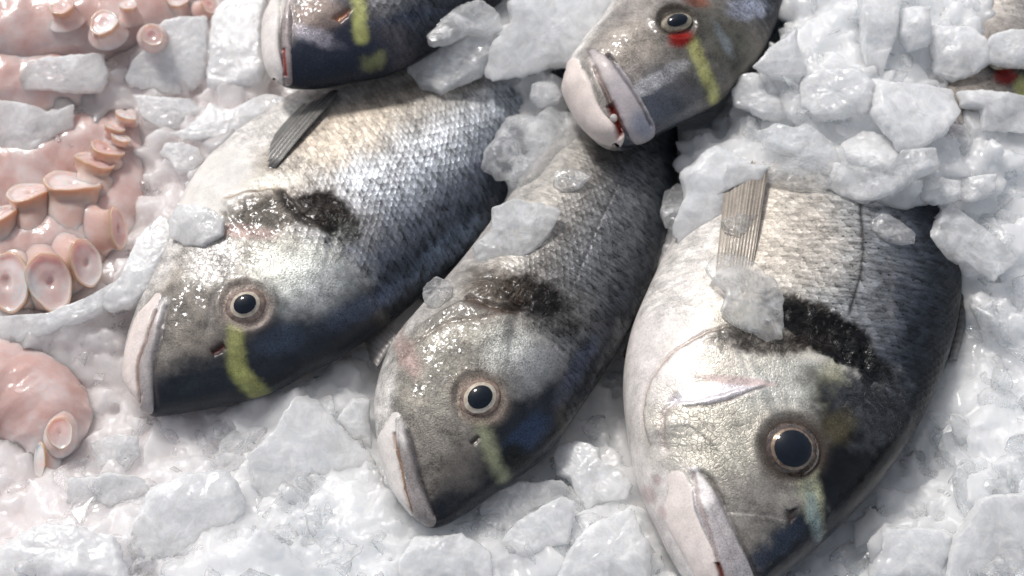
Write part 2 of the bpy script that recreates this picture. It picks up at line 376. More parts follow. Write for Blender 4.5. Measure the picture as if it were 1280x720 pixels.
def cap(name, parent, root, c, n, tdir, rx, ry, r0, r1, H, lift, mat, seg=64, rings=14):
    """ring (r0..r1, fractions) of a shallow dome with half axes rx, ry, height H"""
    n = n/np.linalg.norm(n); t = tdir-n*(tdir@n); t /= np.linalg.norm(t); w = np.cross(n, t)
    V = []; F = []
    for i in range(rings+1):
        r = r0+(r1-r0)*i/rings
        for j in range(seg):
            a = 2*math.pi*j/seg; h = H*math.sqrt(max(0, 1-min(r, .999)**2))+lift
            V.append(c+t*rx*r*math.cos(a)+w*ry*r*math.sin(a)+n*h)
    for i in range(rings):
        for j in range(seg):
            j2 = (j+1) % seg; F.append((i*seg+j, (i+1)*seg+j, (i+1)*seg+j2, i*seg+j2))
    if r0 < .01: F.append(tuple(reversed(range(seg))))
    return mesh_obj(name, np.array(V)-root, F, mat, parent)
def add_eye(fish, root_o, p, rx, ry, rot=0, mats=('rim', 'iris', 'pupil'), pr=.46, ir=.72, tilt=(0, 0, 0), puppos=(0, 0), flat=1.0):
    root = np.array(root_o.location); c, n = fish.at(p)
    n = n*.55+np.array([0, -.35, .85])*.45+np.array(tilt)
    n /= np.linalg.norm(n); r = math.radians(rot); td = np.array([math.cos(r), math.sin(r), 0.])
    rx *= PX; ry *= PX; H = rx*.72; c = c-n*rx*.36
    e = cap('eye', root_o, root, c, n, td, rx, ry, 0, 1.0, H, 0, M[mats[0]])
    off = (np.array([puppos[0], puppos[1], 0]))*PX
    cap('iris', e, root, c+off, n, td, rx*.98, ry*.98, 0, ir, H, rx*.045, M[mats[1]])
    cap('pupil', e, root, c+off, n, td, rx*.97, ry*.97, 0, pr, H, rx*.085, M[mats[2]])
    for ch in e.children: ch.location = (0, 0, 0)
    return e
def fin(name, parent, root, base, tips, mat_col, rays=14, thick=.0007, dark=(.2, .19, .17), nn=8):
    """folded fin: base polyline -> tip polyline (world points), pleated into rays"""
    B = catmull(base, np.linspace(0, 1, rays*6)); T = catmull(tips, np.linspace(0, 1, rays*6)); m = len(B)
    jit = fbm(np.arange(m)/7.0, np.zeros(m)+B[0][0]*900, None, 3); T = T+(T-B)*(.10*jit)[:, None]
    V = []; col = []
    for side in (1, -1):
        for i in range(m):
            ple = math.cos(i/6*2*math.pi+1.5*jit[i])*(.55+.5*jit[i])
            for k in range(nn+1):
                f = k/nn; p = B[i]*(1-f)+T[i]*f+np.array([0, 0, math.sin(f*math.pi)*.0015])
                p = p+np.array([0, 0, 1.])*(thick*side*(.7+.35*max(0, ple))*(1-.6*f)); V.append(p)
                g = .5+.5*ple; col.append(np.array(mat_col)*g+np.array(dark)*(1-g))
    F = []; S = m*(nn+1)
    for i in range(m-1):
        for k in range(nn):
            a = i*(nn+1)+k; b = a+nn+1
            F.append((a, b, b+1, a+1)); F.append((S+a, S+a+1, S+b+1, S+b))
    for i in range(m-1):
        a = i*(nn+1); b = a+nn+1
        F.append((a+nn, b+nn, S+b+nn, S+a+nn)); F.append((a, S+a, S+b, b))
    for k in range(nn):
        F.append((k, k+1, S+k+1, S+k)); q = (m-1)*(nn+1)+k; F.append((q, S+q, S+q+1, q+1))
    o = mesh_obj(name, np.array(V)-root, F, M['fish'], parent)
    n = len(V); put_attr(o, 'Col', np.array(col)); put_attr(o, 'Msk', np.tile([0, .15, .25], (n, 1))); put_attr(o, 'Msk2', np.tile([0, 0, .3], (n, 1)))
    o.data.uv_layers.new(name='body')
    return o
def fish_root(loc, label):
    e = bpy.data.objects.new('sea_bream', None); e.empty_display_size = .03; C.objects.link(e); e.location = loc
    tag(e, label, 'fish', 'fresh sea bream laid on crushed ice'); return e

def base_skin(f, ramp, head_end, head_col, tan=None):
    """ramp: list of (X, colour, metal, rough) from belly (-1) to back (+1)"""
    xs = [r[0] for r in ramp]; w = f.X+.10*f.nB+.05*f.nA
    f.col = np.stack([np.interp(w, xs, [r[1][k] for r in ramp]) for k in range(3)], -1)
    f.msk[..., 1] = np.interp(w, xs, [r[2] for r in ramp]); f.msk[..., 2] = np.interp(w, xs, [r[3] for r in ramp])
    f.msk[..., 0] = 1.0; f.ms2[..., 2] = np.interp(f.X, [.4, .7], [.5, .1])
    f.col *= (.86+.14*f.nB+.09*f.nA)[..., None]; f.msk[..., 0] = np.interp(f.X, [-.7, -.2, .25], [.35, .6, 1.0])

# ---------- fish one : upper left
def fish1():
    st = [(172, 497, 166, 490, 0, .002), (186, 516, 156, 473, 0, .008), (205, 517, 160, 432, 0, .012), (255, 508, 176, 385, 0, .0165), (330, 491, 200, 325, 0, .020),
          (385, 463, 222, 270, 0, .0225), (430, 440, 252, 218, 0, .0235), (485, 402, 300, 170, 0, .0235), (540, 355, 360, 130, 0, .0225), (598, 302, 430, 100, 0, .021),
          (650, 235, 510, 78, 0, .0185), (700, 160, 600, 40, -.004, .015), (745, 90, 690, 10, -.010, .011), (790, 30, 760, -20, -.016, .007), (830, -20, 815, -50, -.02, .004)]
    f = Fish(st, seed=1)
    base_skin(f, [(-1, (.80, .76, .72), .05, .35), (-.62, (.78, .73, .68), .15, .3), (-.38, (.32, .275, .225), .2, .42), (-.05, (.34, .32, .295), .35, .36), (.2, (.47, .485, .51), .5, .3),
                  (.45, (.27, .29, .32), .55, .26), (.66, (.09, .10, .125), .35, .28), (.82, (.03, .036, .048), .15, .3), (1, (.02, .024, .03), .08, .3)], 0, None)
    # head: everything forward of the gill cover has no body scales
    d, sd, fr = f.smooth_line([(215, 300), (262, 268), (310, 262), (352, 290), (395, 312), (440, 330), (475, 395), (490, 420)])
    head = sm(-12, 12, -sd)*f.up
    if head[10].mean() < .3: head = (1-sm(-12, 12, -sd))*f.up
    f.head = head
    f.paint(head, scale=0.12, retic=.1, spark=1.0)
    f.paint(head*sm(-.5, -.2, f.X), (.19, .172, .152), .2, .36)
    f.paint(head*sm(.18, .62, f.X+.12*f.nA), (.020, .024, .031), .06, .26, spark=.35)
    f.paint(f.blob((235, 400), 60, 45, 0, .4), (.17, .15, .13), .2, .36)
    f.paint(f.blob((300, 320), 60, 22, -25, .5), (.48, .45, .40), .45, .3, retic=.7)
    f.paint(f.blob((262, 325), 34, 26, 0, .3), (.62, .58, .54), .3, .3, retic=.9, scale=.6)
    f.paint(f.blob((370, 335), 40, 34, 0, .5, .9)*.9, (.78, .78, .70), .55, .22, spark=1)  # silvery highlight on the cheek, painted into the skin colour
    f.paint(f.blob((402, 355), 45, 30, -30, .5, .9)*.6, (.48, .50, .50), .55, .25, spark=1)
    f.paint(f.blob((352, 424), 30, 16, -20, .4)*.8, (.045, .06, .09), .35, .2)
    f.paint(f.blob((450, 385), 55, 14, -28, .5)*.7, (.055, .07, .105), .4, .22, spark=.8)
    f.paint(f.blob((560, 310), 60, 14, -42, .5)*.5, (.10, .13, .18), .4, .25)
    f.paint(f.blob((440, 160), 75, 34, -35, .4)*.7, (.55, .47, .38), .35, .34)
    # gilt band and nostril
    d, sd, fr = f.smooth_line([(294, 412), (295, 440), (300, 465), (326, 494)], wob=2)
    f.paint((1-sm(4, 15, d-2*fr+2.5*f.nC))*f.up*(.75+.35*f.nA), (.36, .37, .13), .15, .35, spark=.6)
    f.groove([(264, 442), (272, 438), (281, 430)], 4.2, 4, (.05, .012, .008), ends=.05)
    # face profile relief: cheek, snout groove
    f.groove([(256, 420), (262, 400), (268, 370), (285, 352)], 4, 1.2, (.16, .15, .14), .5)
    f.groove([(215, 490), (250, 470), (262, 445)], 8, 1.0)
    # eye socket
    e = f.blob((307, 381), 33, 29, 30, 0, .3); f.disp -= 4.0*f.blob((307, 381), 31, 28, 30, 0, .2); f.disp += 3*e
    f.paint(e, (.22, .18, .155), .3, .2, retic=0)
    # jaws
    k = f.ridge([(196, 372), (180, 400), (168, 440), (163, 475), (174, 503)], 15, 3.5, 13)
    f.paint(k, (.80, .70, .65), 0, .28, retic=0, spark=.1, scale=0)
    k = f.ridge([(205, 374), (193, 420), (183, 462), (184, 510)], 9.5, 3.5, 8)
    f.paint(k, (.42, .38, .37), .1, .25, spark=.3, scale=0)
    f.paint(f.blob((201, 388), 7, 16, 18)*.8, (.75, .70, .68), 0, .3)
    f.groove([(197, 385), (184, 425), (173, 462), (178, 507)], 1.8, 3.5, (.25, .14, .10), .8, ends=.03)
    f.groove([(208, 378), (200, 420), (192, 462), (196, 512)], 3, 3, (.10, .09, .09), .6, ends=.05)
    f.paint(f.blob((262, 232), 62, 52, -45, .15, .35), (.80, .76, .71), 0, .3, scale=0, spark=.1, retic=0)
    # gill opening, ink-stained shoulder
    f.plate([(270, 262), (300, 243), (335, 238), (352, 238), (372, 262), (395, 280), (420, 284)], 5, 30, -1)
    f.groove([(276, 250), (300, 242), (335, 237), (352, 237)], 2.5, 1, (.30, .20, .10), .8)
    f.paint(f.blob((385, 265), 75, 38, 15, .3, .7)*.55, (.20, .16, .125), .2, .3); b = f.blob((405, 264), 36, 20, 25, .6, .45); f.disp += .3*b*f.nC+3.0*b*f.nA
    f.paint(b*1.5, (.035, .025, .02), .02, .08, scale=0, wrink=1, spark=.25)
    b = f.blob((338, 266), 50, 18, 0, .8, .5); f.disp += .2*b*f.nC+2*b*f.nA
    f.paint(b*.72, (.14, .115, .09), .15, .25, scale=0, wrink=.9, spark=1)
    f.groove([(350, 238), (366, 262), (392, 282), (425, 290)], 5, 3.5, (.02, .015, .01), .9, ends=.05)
    f.paint(f.blob((430, 290), 20, 18, 0, .6)*.7, (.10, .10, .09), .3, .2, wrink=1)
    f.paint(f.blob((305, 290), 38, 8, 8, .4)*.6, (.55, .36, .32), 0, .3)
    f.paint(f.blob((342, 226), 34, 9, -5, .3)*.7, (.80, .76, .66), 0, .3)
    f.paint(f.blob((345, 203), 9, 6, -40, .4), (.04, .03, .025), 0, .3)
    r = fish_root(tuple(pt(420, 300, -.02)), 'fresh grey sea bream with yellow forehead band, second row left, lying beside the octopus suckers')
    root = np.array(r.location)
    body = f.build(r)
    add_eye(f, r, (307, 382), 28, 24, 30, pr=.50, ir=.66, puppos=(1, 0))
    z = .024
    fin('pectoral_fin', r, root, [pt(288, 214, z-.009), pt(318, 208, z-.003), pt(345, 210, z)], [pt(352, 150, z-.008), pt(392, 124, z-.003), pt(429, 113, z-.001)], (.24, .23, .215), 11, dark=(.13, .125, .115))
    fin('dorsal_fin', r, root, [pt(520, 372, -.001), pt(585, 318, .000), pt(645, 245, .000)], [pt(530, 378, -.008), pt(600, 320, -.008), pt(658, 248, -.006)], (.05, .055, .065), 16, dark=(.02, .02, .025))
    return f
# ---------- fish two : middle
def fish2():
    z = .002
    st = [(526, 650, 518, 643, z, .002), (540, 658, 497, 622, z, .007), (560, 653, 482, 585, z, .011), (590, 635, 470, 540, z, .0155), (630, 606, 470, 490, z, .019), (682, 567, 490, 435, z, .022),
          (728, 505, 525, 392, z, .0235), (772, 437, 575, 335, z, .0235), (808, 372, 620, 275, z, .022), (830, 310, 655, 225, z, .020), (843, 255, 690, 180, z-.002, .018), (850, 200, 720, 130, z-.006, .015),
          (855, 140, 760, 80, z-.012, .011), (860, 90, 805, 50, z-.018, .007), (865, 50, 835, 30, z-.022, .004)]
    f = Fish(st, seed=2, uo=6.2, vo=8.5)
    base_skin(f, [(-1, (.70, .66, .62), .05, .35), (-.7, (.50, .47, .43), .25, .3), (-.4, (.33, .31, .28), .45, .28), (-.05, (.21, .20, .19), .5, .26), (.3, (.21, .213, .218), .55, .24),
                  (.6, (.13, .135, .14), .4, .26), (.8, (.045, .05, .058), .22, .28), (.93, (.02, .024, .032), .1, .3), (1, (.08, .085, .09), .1, .3)], 0, None)
    d, sd, fr = f.smooth_line([(520, 395), (560, 380), (610, 382), (655, 400), (690, 430), (705, 470), (700, 520), (716, 545)])
    head = sm(-12, 12, -sd)*f.up
    if head[10].mean() < .3: head = (1-sm(-12, 12, -sd))*f.up
    f.paint(head, scale=.10, retic=.25, spark=1)
    f.paint(head*sm(-.8, -.5, f.X), (.165, .15, .13), .2, .34)
    f.paint(head*sm(.3, .66, f.X+.12*f.nA), (.016, .019, .025), .06, .24, spark=.3)
    f.paint(f.blob((540, 470), 50, 60, 20, .4)*.7, (.28, .26, .22), .25, .32, retic=.6)
    f.paint(f.blob((580, 420), 70, 16, -15, .6)*.6, (.45, .42, .36), .35, .28, wrink=.5)
    f.paint(f.blob((560, 570), 45, 40, 0, .5)*.6, (.20, .18, .16), .3, .3)
    f.paint(f.blob((640, 430), 32, 24, -30, .5, .9)*.8, (.60, .60, .56), .6, .2)
    f.paint(f.blob((668, 455), 34, 22, -40, .6, .9)*.5, (.50, .51, .52), .6, .2)
    f.paint(f.blob((660, 545), 30, 15, -40, .4)*.9, (.035, .055, .10), .4, .2)
    f.paint(f.blob((720, 465), 45, 11, -58, .4)*.7, (.045, .055, .085), .4, .22)
    f.paint(f.blob((642, 570), 17, 14, 0, .3), (.012, .014, .015), 0, .15)
    f.groove([(638, 566), (642, 570), (646, 574)], 3, 3)
    d, sd, fr = f.smooth_line([(601, 528), (609, 550), (616, 572), (628, 596)], wob=2)
    f.paint((1-sm(1, 14, d+3*f.nC))*f.up*(.6+.3*f.nA), (.40, .42, .26), .15, .35, spark=.6)
    f.groove([(588, 556), (594, 551), (600, 545)], 3, 3, (.05, .04, .035), ends=.05)
    f.groove([(578, 540), (570, 515), (572, 480), (592, 462)], 4, 1.2, (.18, .17, .15), .5)
    e = f.blob((600, 498), 33, 29, 35, 0, .3); f.disp -= 4.0*f.blob((600, 498), 30, 27, 35, 0, .2); f.disp += 3*e
    f.paint(e, (.20, .16, .13), .3, .2, retic=0)
    k = f.ridge([(494, 522), (486, 560), (496, 600), (522, 640)], 17, 5, 10)
    f.paint(k, (.74, .69, .65), 0, .28, retic=0, spark=.1, scale=0)
    f.paint(f.blob((478, 500), 14, 45, 5, .3)*.8, (.70, .66, .62), .1, .3, retic=0)
    k = f.ridge([(498, 526), (508, 570), (518, 610), (534, 650)], 9, 3.5, 10)
    f.paint(k, (.30, .27, .26), .1, .22, spark=.3, scale=0)
    f.paint(f.blob((503, 540), 6, 16, -15)*.8, (.66, .63, .60), 0, .3)
    f.groove([(494, 540), (502, 580), (510, 615), (524, 648)], 1.8, 3.5, (.28, .16, .09), .8, ends=.03)
    f.groove([(506, 535), (518, 570), (528, 608), (546, 648)], 3, 3, (.05, .045, .05), .7, ends=.05)
    f.plate([(500, 440), (540, 398), (585, 375), (612, 384), (650, 392)], 5, 30, -1)
    f.groove([(492, 470), (510, 440), (560, 405), (610, 398), (640, 380)], 2.5, 1.2, (.20, .15, .12), .5)
    f.paint(f.blob((508, 440), 12, 26, -30, .3)*.6, (.45, .30, .27), 0, .3)
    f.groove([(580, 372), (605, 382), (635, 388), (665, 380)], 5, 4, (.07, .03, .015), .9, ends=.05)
    f.paint(f.blob((655, 375), 72, 36, 15, .3, .7)*.55, (.12, .10, .085), .15, .3); b = f.blob((665, 372), 36, 19, 20, .6, .45); f.disp += .3*b*f.nC+3*b*f.nA
    f.paint(b*1.5, (.02, .017, .016), .02, .08, scale=0, wrink=1, spark=.25)
    b = f.blob((622, 362), 42, 20, 10, .6, .55); f.disp += .2*b*f.nC+2*b*f.nA
    f.paint(b*.75, (.09, .065, .045), .15, .25, scale=0, wrink=.9)
    f.paint(f.blob((695, 400), 30, 22, 30, .8)*.55, (.03, .03, .03), .2, .2, wrink=.8)
    f.groove([(700, 395), (740, 300), (770, 235), (785, 190)], 2, .6, (.06, .055, .05), .35)
    r = fish_root(tuple(pt(660, 400, -.02)), 'smaller dark grey sea bream lying in the middle between two larger ones, faint yellow band')
    root = np.array(r.location); f.build(r)
    add_eye(f, r, (600, 497), 28, 24, 40, pr=.55, ir=.72, puppos=(0, 0))
    fin('dorsal_fin', r, root, [pt(775, 445, 0), pt(812, 372, 0), pt(836, 300, 0)], [pt(782, 449, -.006), pt(820, 376, -.007), pt(843, 300, -.006)], (.14, .14, .14), 16, dark=(.04, .04, .045))
    fin('pelvic_fin', r, root, [pt(500, 425, -.004), pt(485, 440, -.006), pt(472, 460, -.008)], [pt(468, 395, -.012), pt(455, 415, -.012), pt(462, 450, -.012)], (.40, .38, .36), 7, dark=(.25, .23, .22))
    return f
# ---------- fish three : right
def fish3():
    z = 0.004
    st = [(912, 742, 900, 744, z, .003), (942, 742, 874, 738, z, .010), (975, 722, 848, 708, z, .0155), (1022, 683, 820, 655, z, .0205), (1072, 634, 797, 600, z, .025), (1122, 573, 784, 540, z, .028),
          (1160, 508, 779, 475, z, .0295), (1186, 440, 788, 418, z, .0295), (1200, 375, 808, 368, z, .029), (1198, 318, 832, 318, z, .0275), (1186, 262, 862, 262, z, .025), (1170, 205, 900, 200, z-.004, .021),
          (1150, 140, 945, 130, z-.010, .016), (1130, 70, 995, 60, z-.018, .010), (1115, 0, 1040, -5, z-.024, .006)]
    f = Fish(st, NU=640, NV=380, seed=3, uo=7.0, vo=11)
    base_skin(f, [(-1, (.82, .77, .72), .05, .35), (-.7, (.80, .75, .70), .1, .3), (-.42, (.60, .54, .46), .3, .34), (-.1, (.56, .53, .48), .42, .3), (.2, (.44, .44, .43), .5, .28),
                  (.42, (.22, .228, .24), .4, .28), (.58, (.08, .088, .105), .25, .3), (.72, (.022, .027, .036), .1, .32), (1, (.010, .012, .015), .03, .35)], 0, None)
    d, sd, fr = f.smooth_line([(800, 395), (850, 400), (920, 385), (985, 392), (1050, 430), (1095, 475), (1110, 530), (1130, 575)])
    head = sm(-12, 12, -sd)*f.up
    if head[10].mean() < .3: head = (1-sm(-12, 12, -sd))*f.up
    f.paint(head, scale=.06, retic=.3, spark=.7)
    f.paint(head*sm(-.75, -.55, f.X+.1*f.nA), (.56, .52, .45), .3, .3)
    f.paint(head*(1-sm(-.62, -.45, f.X+.1*f.nA)), (.82, .76, .72), .08, .28, retic=.15, spark=.3)
    f.paint(f.blob((925, 590), 62, 70, 20, .5)*.75, (.40, .37, .32), .35, .3, retic=.5)
    f.paint(f.blob((940, 655), 50, 50, 20, .5)*.85, (.24, .22, .20), .3, .3, retic=.25)
    f.paint(f.blob((880, 540), 60, 45, 0, .4)*.8, (.62, .58, .49), .35, .26, retic=.8)
    f.paint(f.blob((1000, 480), 85, 30, 0, .5)*.85, (.70, .69, .62), .5, .24, retic=.4)
    f.paint(f.blob((1045, 490), 18, 34, 0, .5)*.8, (.78, .75, .50), .4, .22)
    f.paint(f.blob((900, 440), 55, 26, -10, .5)*.6, (.78, .72, .64), .3, .26, wrink=.3)
    # black forehead
    f.paint(f.blob((1095, 560), 50, 105, -40, .3, .35), (.008, .009, .011), .02, .1, scale=.2, retic=0, spark=.25)
    f.paint(f.blob((1060, 605), 44, 70, -35, .2, .35), (.008, .009, .011), .02, .1, scale=.2, retic=0, spark=.2)
    f.paint(f.blob((1005, 690), 75, 48, -42, .3, .35), (.010, .013, .020), .04, .12, retic=0, spark=.4)
    f.paint(f.blob((970, 682), 34, 12, -35, .8, .6)*.6, (.04, .055, .085), .25, .22, spark=.8)
    f.paint(f.blob((945, 706), 22, 14, -35, .6, .5)*.6, (.05, .06, .09), .4, .22)
    f.paint(f.blob((1090, 500), 42, 40, -40, .7, .5)*.6, (.16, .17, .19), .5, .2, wrink=1)
    f.paint(f.blob((1050, 535), 26, 16, -30, .6)*.8, (.10, .085, .05), .2, .2)
    f.paint(f.blob((1013, 615), 12, 38, -15, .5)*.85, (.55, .55, .36), .3, .28, spark=1)
    f.paint(f.blob((1017, 640), 8, 28, -15, .5)*.6, (.30, .42, .45), .4, .25)
    f.groove([(990, 636), (988, 646), (992, 652)], 5, 3, (.06, .045, .04), ends=.05)
    f.groove([(905, 640), (950, 643), (985, 652)], 1.6, .8, (.45, .42, .38), .5)
    # eye
    e = f.blob((990, 561), 41, 39, 0, 0, .3); f.disp -= 5*f.blob((990, 561), 37, 36, 0, 0, .15); f.disp += 4*e
    f.paint(e, (.07, .055, .045), .2, .15, retic=0)
    # jaws
    k = f.ridge([(846, 600), (866, 655), (888, 700), (905, 745)], 28, 4, 20)
    f.paint(k, (.82, .73, .68), 0, .28, retic=0, spark=.1, scale=0)
    k = f.ridge([(868, 588), (888, 636), (910, 685), (930, 740)], 15, 4.5, 17)
    f.paint(k, (.52, .48, .48), .15, .22, spark=.5, scale=0, retic=0)
    f.paint(f.blob((878, 612), 8, 20, -20)*.9, (.82, .78, .75), 0, .25)
    f.groove([(866, 588), (876, 630), (892, 680), (903, 725)], 2.0, 3, (.42, .32, .29), .6, ends=.03)
    f.groove([(896, 702), (901, 714), (906, 735)], 2.6, 3, (.22, .03, .015), .9, ends=.03)
    f.groove([(872, 585), (892, 605), (912, 650), (940, 705), (955, 740)], 3, 4, (.10, .09, .085), .6, ends=.05)
    # throat folds, gill cover edges
    f.plate([(812, 560), (806, 510), (826, 460), (868, 425), (925, 404)], 8, 45, -1, 2.5)
    f.groove([(812, 560), (806, 510), (826, 460), (868, 425), (925, 404)], 3, 3, (.30, .19, .15), .7)
    f.groove([(832, 570), (830, 530), (850, 492)], 4, 2.5, (.55, .44, .42), .5)
    f.plate([(835, 545), (838, 512), (880, 500), (960, 478)], 4, 40, -1, 2.5)
    k = f.blob((897, 492), 50, 10, -12, .25, .3); f.paint(k, (.86, .80, .82), .45, .15, spark=.3, retic=0)
    k = f.blob((920, 476), 42, 5, 4, .2, .3); f.paint(k*.8, (.62, .48, .45), 0, .25, retic=0)
    f.groove([(850, 512), (900, 505), (945, 488), (965, 480)], 2, 1.6, (.20, .17, .15), .7)
    for a, b_ in (((812, 620), 7), ((822, 600), 4), ((828, 640), 5)): f.paint(f.blob(a, b_, b_*1.4, 0, .3)*.5, (.45, .30, .28))
    # open gill: black, wet
    b = f.blob((1026, 411), 64, 26, 28, .4, .25); f.disp -= 3*b; f.disp += .3*b*f.nC+4*b*f.nA
    f.paint(b*1.6, (.008, .007, .007), .02, .08, scale=0, wrink=1, spark=.25, retic=0)
    b = f.blob((1076, 446), 40, 17, 42, .6, .45); f.disp += .3*b*f.nC+2.5*b*f.nA
    f.paint(b*1.4, (.015, .015, .016), .02, .08, scale=0, wrink=1, spark=.25)
    b = f.blob((960, 426), 62, 15, 3, .5, .45); f.disp += .2*b*f.nC+1.5*b*f.nA
    f.paint(b*.85, (.06, .045, .035), .1, .2, scale=0, wrink=1)
    b = f.blob((1100, 500), 45, 30, 50, .8, .5); f.paint(b*.5, (.03, .03, .035), .2, .2, scale=.3, wrink=1)
    
    # lateral line
    f.groove([(1058, 398), (1070, 365), (1078, 325), (1078, 290), (1073, 240)], 2.4, .3, (.03, .028, .028), .95, ends=.05)
    f.groove([(1112, 410), (1114, 350), (1110, 310)], 3, .6, (.2, .19, .18), .3)
    f.paint(f.blob((1000, 300), 60, 60, 0, .4)*.5, (.66, .58, .49), .4, .3)
    r = fish_root(tuple(pt(1000, 450, -.025)), 'largest sea bream at right with black open gill and dark bronze eye')
    root = np.array(r.location); f.build(r)
    add_eye(f, r, (990, 562), 36, 35, 0, mats=('rim3', 'iris3', 'pupil'), pr=.60, ir=.68, puppos=(-2, 0))
    z = .030
    fin('pectoral_fin', r, root, [pt(893, 352, z), pt(915, 358, z+.001), pt(938, 352, z+.002)], [pt(908, 208, z), pt(936, 204, z+.003), pt(960, 212, z+.004)], (.42, .37, .31), 12, dark=(.12, .10, .085))
    fin('pelvic_fin', r, root, [pt(822, 390, .012), pt(838, 378, .016), pt(862, 360, .02)], [pt(838, 318, .012), pt(858, 312, .016), pt(880, 312, .021)], (.74, .68, .58), 9, dark=(.42, .36, .28))
    fin('dorsal_fin', r, root, [pt(1185, 450, .002), pt(1199, 390, .002), pt(1200, 330, .002)], [pt(1196, 452, -.005), pt(1209, 392, -.005), pt(1208, 330, -.004)], (.09, .09, .09), 14, dark=(.02, .02, .02))
    return f
# ---------- fish four : cut by the top edge, left of centre
def fish4():
    z = .034
    st = [(352, 104, 346, 98, z, .002), (368, 106, 334, 80, z, .007), (400, 105, 331, 45, z, .012), (440, 97, 338, 5, z, .016), (490, 86, 350, -45, z, .019), (545, 58, 375, -95, z, .021),
          (600, 18, 410, -150, z, .022), (660, -30, 460, -200, z, .021), (720, -90, 530, -250, z, .018), (780, -160, 640, -290, z-.004, .012), (830, -230, 750, -310, z-.01, .006)]
    f = Fish(st, NU=360, NV=220, seed=4)
    base_skin(f, [(-1, (.80, .76, .72), .05, .35), (-.5, (.70, .66, .6), .2, .3), (-.1, (.5, .48, .44), .5, .28), (.35, (.3, .3, .3), .55, .26), (.7, (.05, .055, .07), .3, .26), (1, (.02, .022, .028), .1, .3)], 0, None)
    head = (1-sm(.38, .48, f.T))*f.up
    f.paint(head, scale=.08, spark=.8)
    f.paint(head*sm(-.55, -.3, f.X), (.17, .15, .145), .3, .25)
    f.paint(head*sm(-.05, .25, f.X+.05*f.nA), (.025, .03, .045), .15, .16, spark=.25)
    f.paint(f.blob((400, 15), 32, 24, 0, .4)*.6, (.22, .16, .13), .2, .25)
    f.paint(f.blob((395, 46), 30, 10, 20, .6)*.7, (.30, .28, .32), .4, .15, spark=1)
    f.paint(f.blob((505, 22), 42, 6, -14, .3, .8)*.4, (.03, .045, .08), .3, .2)
    d, sd, fr = f.smooth_line([(449, -14), (448, 15), (451, 46)], wob=2)
    f.paint((1-sm(3, 14, d+3*f.nC))*f.up*(.8+.3*f.nA), (.42, .43, .15), .15, .35)
    f.paint(f.blob((467, 76), 15, 8, -15, 1.0, .8)*.5, (.36, .37, .15), .15, .35)
    f.groove([(420, 25), (428, 19), (436, 15)], 3.5, 4, (.35, .15, .08), .8, ends=.05)
    k = f.ridge([(344, -5), (338, 30), (338, 65), (346, 98)], 15, 6, 12)
    f.paint(k, (.86, .80, .75), 0, .28, spark=.1, scale=0)
    k = f.ridge([(361, 0), (358, 45), (360, 100)], 6, 4, 6)
    f.paint(k*.8, (.45, .38, .37), .1, .25, scale=0)
    f.groove([(355, 60), (356, 75), (358, 95)], 2.4, 3, (.28, .02, .01), .9, ends=.03)
    r = fish_root(tuple(pt(450, 40, .01)), 'sea bream cut by the top edge, pale jaw, its dark head over another fish')
    f.build(r)
    return f
